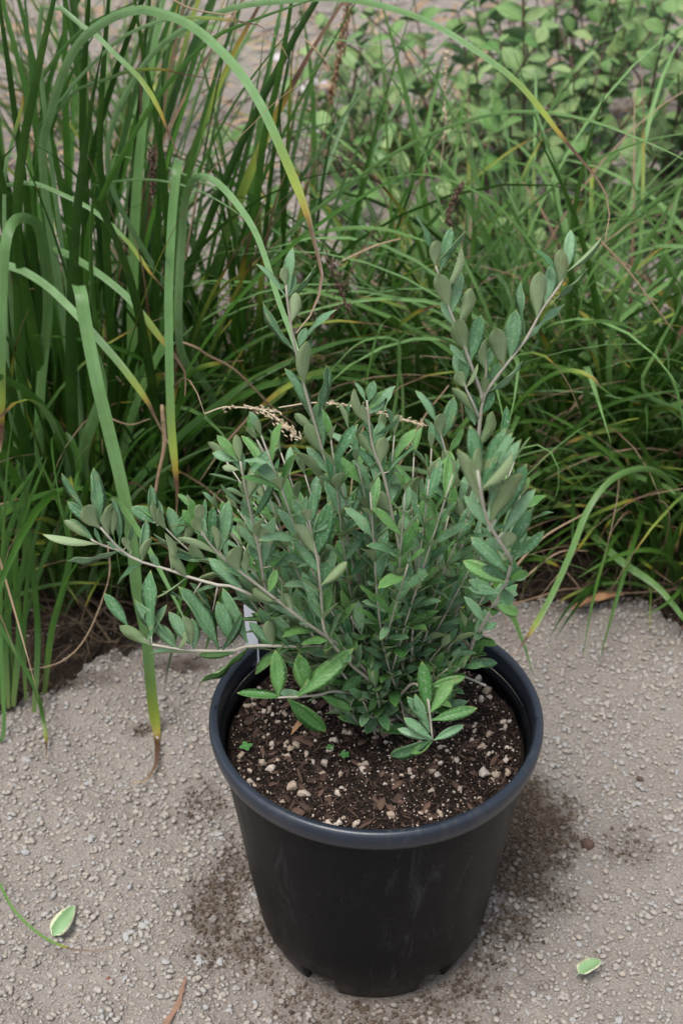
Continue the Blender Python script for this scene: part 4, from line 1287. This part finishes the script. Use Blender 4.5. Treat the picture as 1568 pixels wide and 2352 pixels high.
rs4 = np.random.RandomState(8)
P = soil_pts(11000, rs4)
S = .0006 + .0012 * rs4.rand(len(P)) ** 2
P[:, 2] += S * .5
o = obj('soil_crumbs', stones_joined('soil_crumbs', P, S, M['crumb'], 1, 9, .7, elong=1.5), soil)
o['kind'] = 'stuff'
P = soil_pts(1500, rs4)
S = .0004 + .0009 * rs4.rand(len(P)) ** 2
P[:, 2] += .0012
o = obj('pumice_grains', stones_joined('pumice_grains', P, S, M['pumice'], 1, 10, .8), soil)
o['kind'] = 'stuff'
P = soil_pts(2000, rs4)
geos = []
for p in P:
    a, L = rs4.uniform(0, 6.28), rs4.uniform(.003, .009)
    s = np.linspace(0, 1, 3)
    Q = np.stack([p[0] + np.cos(a + s * rs4.normal(0, .5)) * L * s, p[1] + np.sin(a + s * rs4.normal(0, .5)) * L * s, p[2] + .0012 + rs4.uniform(-.001, .0025) * s], 1)
    Q = Q[np.hypot(Q[:, 0], Q[:, 1]) < .1262] if (np.hypot(Q[:, 0], Q[:, 1]) > .126).any() else Q
    if len(Q) < 3:
        continue
    V1, F1, _ = blade_geo(Q, np.tile([math.sin(a), -math.cos(a), .3], (3, 1)), np.array([.0007, .0009, .0004]), np.zeros(3), 0)
    geos.append((V1, F1, {}))
V1, F1, _ = join_geo(geos)
o = obj('bark_fibres', mesh('bark_fibres', V1, F1, M['bark']), soil)
o['kind'] = 'stuff'
pum = [mesh('pumice_piece', *stone_shape(2, 700 + i, 1.0, .35), M['pumice']) for i in range(12)]
chip = [mesh('bark_chip', *stone_shape(1, 800 + i, .5), M['bark'], smooth=False) for i in range(8)]
P = soil_pts(290, rs4, .121)
for i in range(60, 290):
    if rs4.rand() < .45:          # stones lie in loose groups
        q = P[rs4.randint(0, 60)] + np.array([rs4.normal(0, .006), rs4.normal(0, .006), 0])
        if math.hypot(q[0], q[1]) < .12:
            P[i] = q
bigs = [(1112, 1775, .0042), (1138, 1778, .0032), (1167, 1776, .0036), (1160, 1745, .0027), (674, 1808, .0038), (697, 1826, .0045), (602, 1755, .0036), (620, 1766, .0034), (835, 1774, .0034), (746, 1755, .0033),
        (1117, 1588, .0042), (607, 1632, .0026), (1058, 1560, .003), (680, 1712, .003), (892, 1737, .002), (1084, 1700, .0026), (665, 1720, .0028), (772, 1700, .0022), (1100, 1560, .0034), (776, 1822, .0028), (965, 1866, .002), (896, 1874, .003)]
for i, p in enumerate(P):
    s = .0014 + .0026 * rs4.rand() ** 2
    if i < len(bigs):
        g = G(bigs[i][0], bigs[i][1], SOIL_Z + .002)
        p = np.array([g.x, g.y, SOIL_Z])
        s = bigs[i][2] * 1.25
        if math.hypot(p[0], p[1]) > .121:
            p[:2] *= .119 / math.hypot(p[0], p[1])
    mt = Matrix.Translation((p[0], p[1], p[2] + s * .55)) @ Matrix.Rotation(rs4.uniform(0, 6.28), 4, 'Z') @ Matrix.Diagonal((s * rs4.uniform(.85, 1.25), s * rs4.uniform(.75, 1), s * rs4.uniform(.7, .95), 1))
    obj('pumice_piece', pum[i % 12], soil, mt)
P = soil_pts(280, rs4, .117)
for i, p in enumerate(P):
    s = .0025 + .0065 * rs4.rand() ** 2.2
    mt = Matrix.Translation((p[0], p[1], p[2] + .0015)) @ Matrix.Rotation(rs4.uniform(0, 6.28), 4, 'Z') @ Matrix.Rotation(rs4.uniform(-.3, .3), 4, 'Y') @ Matrix.Diagonal((s, s * rs4.uniform(.22, .6), s * rs4.uniform(.18, .35), 1))
    obj('bark_chip', chip[i % 8], soil, mt)

# seedlings in the pot
def seedling(px, py, s, label, nl=4):
    g = G(px, py, SOIL_Z + .004)
    t = thing('seedling', label, 'seedling', (g.x, g.y, SOIL_Z), 'seedlings in the potting mix')
    tube('stem', [(0, 0, -.002), (0, 0, .002), (.0003, 0, .005)], [.0004] * 3, M['seedling'], t, 5)
    lm = leaf_mesh('leaf', [M['seedling'], M['seedling']], prof_round, .1, .05, 7, 3)
    for i in range(nl):
        a = 6.28 * i / nl + .4
        obj('leaf', lm, t, Matrix.Translation((0, 0, .005)) @ Matrix.Rotation(a, 4, 'Z') @ Matrix.Rotation(.25, 4, 'X') @ Matrix.Diagonal((s * .8, s, s, 1)))


seedling(565, 1717, .0062, 'largest seedling, four leaved, on the soil by the left inside of the pot')
seedling(758, 1719, .0040, 'smallest seedling on the soil, left of its bright green neighbour', 4)
seedling(791, 1736, .0048, 'bright green seedling near the middle of the soil', 5)


# single leaves that lie about
def lay_leaf(name, label, cat, b, t, w, z0, mats, prof, lift=.006, tip=.004, group=None, curl=.1, roll=0.0):
    lm = leaf_mesh(name, mats, prof, curl, .12, 11, 5, .03)
    A, B = G(*b, z0 + lift), G(*t, z0 + tip)
    a = B - A
    L = a.length
    a.normalize()
    N0 = (Vector((0, 0, 1)) - a * a.z).normalized()
    X = a.cross(N0).normalized()
    X = (X * math.cos(roll) + N0 * math.sin(roll)).normalized()
    N = X.cross(a)
    m = Matrix.Identity(4)
    wv = w * (A - CAM).dot(FWD) / FPX
    m.col[0][:3] = X * wv
    m.col[1][:3] = a * L
    m.col[2][:3] = N * L
    m.col[3][:3] = A
    o = obj(name, lm, None, m)
    return tag(o, label, cat, group)


VG = 'cream edged leaves fallen on the gravel'
lay_leaf('fallen_leaf', 'green leaf with a cream edge lying beside the thin grass runner', 'leaf', (114, 2156), (173, 2078), 44, gz(-.3, -.25) + .006, [M['varieg'], M['varieg']], prof_round, .005, .014, VG, roll=-.5)
lay_leaf('fallen_leaf', 'small oval cream edged leaf lying on bare gravel right of the pot', 'leaf', (1322, 2240), (1379, 2200), 44, .007, [M['varieg'], M['varieg']], prof_round, .005, .008, VG, roll=.2)
lay_leaf('dropped_leaf', 'dull pink withered leaf on the soil under the large bright leaf', 'leaf', (668, 1688), (702, 1646), 16, SOIL_Z, [M['dead_leaf'], M['dead_leaf']], prof_olive, .004, .008)
lay_leaf('dead_leaf', 'orange brown dead leaf lying at the edge of the gravel on the right', 'dead leaf', (1432, 1366), (1312, 1391), 26, .012, [M['dead_leaf'], M['straw']], prof_olive, .012, .006)

# thin runner over the gravel, lower left
run = [(-30, 1985), (0, 2031), (22, 2074), (54, 2114), (108, 2157), (162, 2179), (205, 2184), (245, 2179), (281, 2172)]
q = [G(x, y, .014 + .012 * math.sin(i * .5)) for i, (x, y) in enumerate(run)]
Pn = spline([tuple(v) for v in q], 40)
s = np.linspace(0, 1, 40)
V_, F_, at = blade_geo(Pn, np.tile([.5, .8, .25], (40, 1)), .0022 * np.interp(s, [0, .7, .75, 1], [1.3, 1.1, .7, .15]), np.interp(s, [0, .68, .75, 1], [.05, .1, .75, 1]), .8)
o = obj('grass_runner', mesh('grass_runner', V_, F_, M['fine'], attrs=at))
tag(o, 'thin green grass blade with a dry tip curving over the lower left gravel', 'grass blade')

# bark strip, clods, bits
q = [G(x, y, z) for x, y, z in ((427, 2247, .008), (418, 2280, .009), (408, 2312, .009), (384, 2354, .008), (360, 2400, .007))]
Pn = spline([tuple(v) for v in q], 16)
V_, F_ = tube_geo(Pn, np.interp(np.linspace(0, 1, 16), [0, .15, 1], [.0006, .0020, .0034]), 6, .38)
V_ = [np.array([v[0], v[1], .009 + (v[2] - .006) * .45]) for v in V_]
o = obj('bark_strip', mesh('bark_strip', V_, F_, M['barkstrip'], smooth=False))
tag(o, 'reddish strip of bark on the gravel at the bottom edge of the photo', 'bark strip')


def lump(name, label, cat, px, py, s, mat, seed, flat=.7, group=None, z=0.0):
    g = G(px, py, z)
    v, f = stone_shape(2, seed, .5)
    v = v * np.array([s, s * .9, s * flat])
    o = obj(name, mesh(name, v, f, mat))
    o.location = (g.x, g.y, gz(g.x, g.y) + s * flat * .5 + z)
    return tag(o, label, cat, group)


CG = 'brown earth clods on the gravel'
lump('earth_clod', 'larger crumbly brown clod on the gravel right of the pot', 'earth clod', 1346, 1942, .0078, M['clod'], 31, .7, CG)
lump('earth_clod', 'small dark brown clod farther back on the right gravel, above the larger one', 'earth clod', 1469, 1791, .0042, M['clod'], 32, .9, CG)
lump('red_seed', 'tiny shiny red brown seed on the gravel at lower left', 'seed', 251, 2259, .0026, M['redbit'], 33, .8)
lump('dark_pebble', 'tiny black pebble just right of the red brown seed', 'pebble', 283, 2242, .0024, M['clod'], 34, .6)

# plant label
g0 = G(585, 1556, SOIL_Z)
hz = U(573, 1385, g0.y + .012)
t = thing('plant_label', 'white plastic plant label stuck in the soil at the left of the pot', 'plant label', tuple(g0))
d = (hz - g0)
L = d.length
d.normalize()
X = Vector((1, -.25, 0)).normalized()
X = (X - d * X.dot(d)).normalized()
N = X.cross(d).normalized()
hw = .0055
pr = [(-.012, hw * .25), (.0, hw * .8), (.012, hw), (L - .003, hw), (L, hw * .7)]
V_ = []
for sgn in (-1, 1):
    for (a, w) in pr:
        V_ += [tuple(d * a + X * w + N * sgn * .0004), tuple(d * a - X * w + N * sgn * .0004)]
F_ = []
k5 = len(pr) * 2
for i in range(len(pr) - 1):
    a = i * 2
    F_ += [(a, a + 1, a + 3, a + 2), (k5 + a, k5 + a + 2, k5 + a + 3, k5 + a + 1), (a, a + 2, k5 + a + 2, k5 + a), (a + 1, k5 + a + 1, k5 + a + 3, a + 3)]
F_ += [(0, k5, k5 + 1, 1), (k5 - 2, k5 - 1, 2 * k5 - 1, 2 * k5 - 2)]
obj('tag_blade', mesh('tag_blade', V_, F_, M['label'], smooth=False), t)

# ------------------------------------------------------------------ straw, seed heads, spikes
def straw(label, pts, w, mat='straw', name='dry_stalk', cat='dry stalk', group='dry stalks among the grass', flat=False):
    P3 = [U(*p) for p in pts]
    wv = w * (P3[0] - CAM).dot(FWD) / FPX / 2
    Pn = spline([tuple(p) for p in P3], 20)
    o = tube(name, Pn, np.interp(np.linspace(0, 1, 20), [0, .1, 1], [wv * .7, wv, wv * .5]), M[mat], None, 6, .1)
    return tag(o, label, cat, group)


straw('bent tan stalk with a split end crossing behind the tallest left stem', [(420, 786, .42), (455, 800, .42), (475, 815, .43), (540, 850, .44), (620, 930, .46), (680, 978, .48)], 7)
straw('thin tan stalk kinked between the pale broad blades on the left', [(230, 950, .4), (295, 975, .4), (345, 962, .4)], 5)
straw('wide dry brown blade hanging beside the long pale blade near its tip', [(372, 930, .36), (378, 1020, .35), (362, 1100, .34), (352, 1170, .33)], 12)
straw('reddish straw lying across behind the first fork of the right stems', [(880, 1150, .4), (960, 980, .42), (1030, 885, .44)], 5)
straw('tan straw slanting over the right hand grass near the edge of the photo', [(1370, 545, .5), (1440, 620, .5), (1500, 700, .49), (1545, 760, .49)], 6)
straw('long straw lying flat along the gravel edge behind the orange dead leaf', [(1150, 1395, .45), (1240, 1370, .46), (1310, 1352, .47), (1440, 1362, .47), (1568, 1352, .47)], 5)
straw('rust coloured straw leaning low at the right foot of the shrub', [(1160, 1330, .4), (1240, 1240, .42), (1340, 1180, .45)], 6)
straw('short straw poking out behind the rust coloured one', [(1200, 1330, .42), (1280, 1270, .44), (1350, 1265, .46)], 5)
straw('yellow straw hanging over the gravel left of the white label', [(248, 1250, .33), (250, 1330, .33), (200, 1460, .31), (140, 1520, .30), (60, 1540, .30)], 4)
straw('dry reddish stalk arching across the bed above the shrub', [(784, 600, .6), (860, 565, .6), (920, 548, .6)], 6)
straw('thin curled straw in the upper left grass', [(395, -2, .5), (440, 20, .5), (520, 34, .5), (540, 28, .5), (537, 95, .5)], 5)
straw('pale stalk hanging in the upper middle of the grass', [(700, 90, .5), (740, 130, .5), (760, 160, .5)], 5)
straw('purple red twig standing at the right edge of the gravel', [(1575, 1425, .42), (1562, 1450, .41), (1550, 1492, .40)], 5, 'stem_red', 'twig', 'twig')


def seedhead(label, pts, mat, name, cat, grain, n, spread, group=None):
    P3 = [U(*p) for p in pts]
    t = thing(name, label, cat, tuple(P3[0]), group)
    loc = P3[0]
    Pn = spline([tuple(p - loc) for p in P3], 26)
    tube('stalk', Pn, [.0006] * 26, M[mat], t, 5)
    v0, f0 = stone_shape(1, 60)
    Vs, Fs, off = [], [], 0
    for i in range(n):
        k_ = random.uniform(.3 if spread < .004 else .0, 1)
        p = Pn[int(k_ * 25)] + np.array([random.gauss(0, spread) for _ in range(3)])
        T = Pn[min(25, int(k_ * 25) + 1)] - Pn[max(0, int(k_ * 25) - 1)]
        T = Vector(T).normalized()
        T = (T + Vector([random.gauss(0, .35) for _ in range(3)])).normalized()
        Q = T.to_track_quat('X', 'Z').to_matrix()
        v = (v0 * np.array([grain * 2.2, grain * .6, grain * .6])) @ np.array(Q).T + p
        Vs.append(v)
        Fs.append(f0 + off)
        off += len(v)
    o = obj('grains', mesh('grains', np.concatenate(Vs), np.concatenate(Fs), M[mat]), t)
    o['kind'] = 'stuff'


SH = 'seed heads in the grass'
seedhead('straw coloured grass seed head running right from the tall left stem', [(640, 936, .22), (720, 925, .21), (790, 930, .20), (850, 940, .19), (905, 957, .18), (980, 978, .18)], 'seed', 'seed_head', 'seed head', .0011, 120, .0012, SH)
seedhead('pale drooping grass seed head beside the left cluster of shrub leaves', [(560, 930, .2), (610, 945, .19), (640, 965, .18), (690, 1010, .17)], 'seed', 'seed_head', 'seed head', .0013, 80, .002, SH)
seedhead('short straw seed head tangled left of the two others', [(470, 950, .24), (520, 935, .23), (600, 940, .22), (640, 945, .22)], 'seed', 'seed_head', 'seed head', .001, 40, .0012, SH)
FS = 'brown flower spikes'
seedhead('dark brown sedge flower spike in front of the arching fine grass', [(1040, 560, .56), (1030, 495, .56), (1045, 450, .56), (1064, 415, .56)], 'spike', 'flower_spike', 'flower spike', .0020, 90, .0016, FS)
seedhead('dark flower spike among the upright blades on the left', [(356, 480, .56), (352, 440, .56), (350, 400, .56), (350, 340, .56)], 'spike', 'flower_spike', 'flower spike', .002, 70, .002, FS)
seedhead('drooping dark brown flower spike just right of the tall left stem', [(745, 560, .4), (760, 610, .4), (790, 680, .4), (800, 720, .4)], 'spike', 'flower_spike', 'flower spike', .0018, 70, .003, FS)
seedhead('tall rusty flower spike standing at the top middle of the photo', [(740, 330, .9), (765, 200, .9), (785, 100, .9), (803, -20, .9)], 'rust', 'flower_spike', 'flower spike', .0026, 150, .0024, FS)
seedhead('thin straw coloured grass spike in front of the round leaved shrubs', [(1010, 390, .8), (1022, 290, .8), (1020, 200, .8), (1028, 115, .8)], 'seed', 'flower_spike', 'flower spike', .002, 70, .0015, FS)

# ------------------------------------------------------------------ round leaved shrubs in the back
RLM = [leaf_mesh('leaf', [M['leaf_round'], M['leaf_round_under']], prof_round, c, f, 7, seed=i) for i, (c, f) in enumerate(((.1, .08), (.2, .12), (.05, .15), (.25, .05)))]
RSH = 1.5
RG = 'round leaved shrubs behind the grass'


def round_shrub(px, py, Y, shoots, label, seed, h=(.35, .6), spread=.45):
    rs = np.random.RandomState(seed)
    c = G(px, py, 0) if Y is None else Vector((U(px, py, Y).x, Y, 0))
    t = thing('round_leaved_shrub', label, 'shrub', (c.x, c.y, 0), RG)
    recs = []
    for s_ in range(int(shoots * RSH)):
        a = rs.uniform(0, 6.28)
        lean = rs.uniform(.1, spread * 1.5)
        H = rs.uniform(*h)
        b0 = np.array([rs.normal(0, .13), rs.normal(0, .10), -.01])
        d = np.array([math.cos(a) * lean, math.sin(a) * lean, 1.0])
        pts = [b0, b0 + d * H * .35 + rs.normal(0, .01, 3), b0 + d * H * .7 + rs.normal(0, .015, 3), b0 + d * H]
        Pn = spline(pts, 16)
        so = tube('stem', Pn, np.linspace(.0034, .0014, 16), M['stem_red'], t, 6, .05)
        nodes = int(H / .036)
        T = Vector(d).normalized()
        ref = T.orthogonal().normalized()
        for k_ in range(nodes):
            f = .12 + .88 * k_ / (nodes - 1)
            p = Vector(Pn[min(15, int(f * 15))])
            for sg in (0, math.pi):
                ang = k_ * 1.9 + sg + rs.normal(0, .4)
                rad = (Matrix.Rotation(ang, 3, T) @ ref).normalized()
                op = rs.uniform(.8, 1.4)
                ax = (T * math.cos(op) + rad * math.sin(op)).normalized()
                nrm = (T * math.sin(op) - rad * math.cos(op) + Vector((rs.normal(0, .45), rs.normal(-.35, .45), .25))).normalized()
                X = ax.cross(nrm).normalized()
                nrm = X.cross(ax)
                L = rs.uniform(.036, .066) * (1.1 - .3 * f)
                m = Matrix.Identity(4)
                m.col[0][:3] = X * L * rs.uniform(.62, .8)
                m.col[1][:3] = ax * L
                m.col[2][:3] = nrm * L
                m.col[3][:3] = p
                recs.append((L, m, so))
    recs.sort(key=lambda r: -r[0])
    for L, m, so in recs[:300]:
        obj('leaf', RLM[rs.randint(4)], so, m)


round_shrub(1250, 330, 1.55, 9, 'round leaved shrub with red stems nearest behind the tip of the long arching blade', 1, (.28, .5))
round_shrub(1500, 330, 1.55, 10, 'round leaved shrub at the right edge, behind the flat green blades', 2, (.3, .5))
round_shrub(1400, 200, 2.05, 9, 'round leaved shrub with the brown withered leaf, standing in the upper right', 3, (.28, .46))
round_shrub(1120, 200, 2.0, 9, 'round leaved shrub in the top middle, crossed by the long arching blade', 4, (.25, .42))
round_shrub(960, 300, 1.75, 7, 'low round leaved shrub left of the others, beside the rusty spike', 5, (.2, .36))
round_shrub(1560, 120, 2.5, 8, 'round leaved shrub farthest back in the top right corner', 6, (.25, .42))
round_shrub(1110, 420, 1.35, 7, 'low round leaved shrub mixed into the arching fine grass', 7, (.15, .32), .6)

# rocks, dark tuft and dead leaves on the far gravel
RK = 'pale rocks on the far gravel'
for i, (px, py, s, lb) in enumerate(((722, 215, .045, 'white rock left of the rusty flower spike, upper middle'), (735, 305, .035, 'flat pale rock just below the white one, half hidden by grass'), (640, 140, .03, 'small pinkish rock in the upper left behind the sedge'), (1040, 250, .025, 'small white rock among the round leaved shrubs'))):
    lump('rock', lb, 'rock', px, py, s, M['rock'], 300 + i, .5, RK)
geos = []
rs = np.random.RandomState(9)
for i in range(700):
    px, py = rs.uniform(-60, 1640), rs.uniform(-60, 420)
    g = G(px, py, 0)
    a, L = rs.uniform(0, 6.28), rs.uniform(.03, .16)
    n = 5
    s = np.linspace(-.5, .5, n)
    P_ = np.stack([g.x + math.cos(a) * L * s, g.y + math.sin(a) * L * s, .008 + rs.uniform(0, .02) + .01 * np.cos(s * 4 + i)], 1)
    V1, F1, _ = blade_geo(P_, np.tile([math.sin(a), -math.cos(a), rs.uniform(-.5, .5)], (n, 1)), np.full(n, rs.uniform(.003, .016)) * np.array([.2, .8, 1, .8, .2]), np.zeros(n), 0)
    geos.append((V1, F1, {}))
V1, F1, _ = join_geo(geos)
o = obj('dry_leaf_litter', mesh('dry_leaf_litter', V1, F1, M['straw']))
tag(o, 'tan dead leaves and straw scattered over the far gravel', 'dry leaves', kind='stuff')
clump(1.05, 3.15, .2, [(160, (0, .6), (.3, 1.6), (.3, .6), .009, .1, .1)], M['blade'], 'grass_clump', 'dark grass tuft far back in the top right corner', 'grass tufts on the far gravel', 41)
clump(-.55, 2.1, .18, [(120, (0, .7), (.5, 1.9), (.3, .6), .008, .6, .5)], M['fine'], 'grass_clump', 'pale grass tuft far back on the left, seen between the sedge blades', 'grass tufts on the far gravel', 42)
clump(.05, 1.9, .12, [(120, (0, .7), (.5, 1.9), (.2, .4), .006, .6, .5)], M['fine'], 'grass_clump', 'small grass tuft on the far gravel beside the white rock', 'grass tufts on the far gravel', 43)
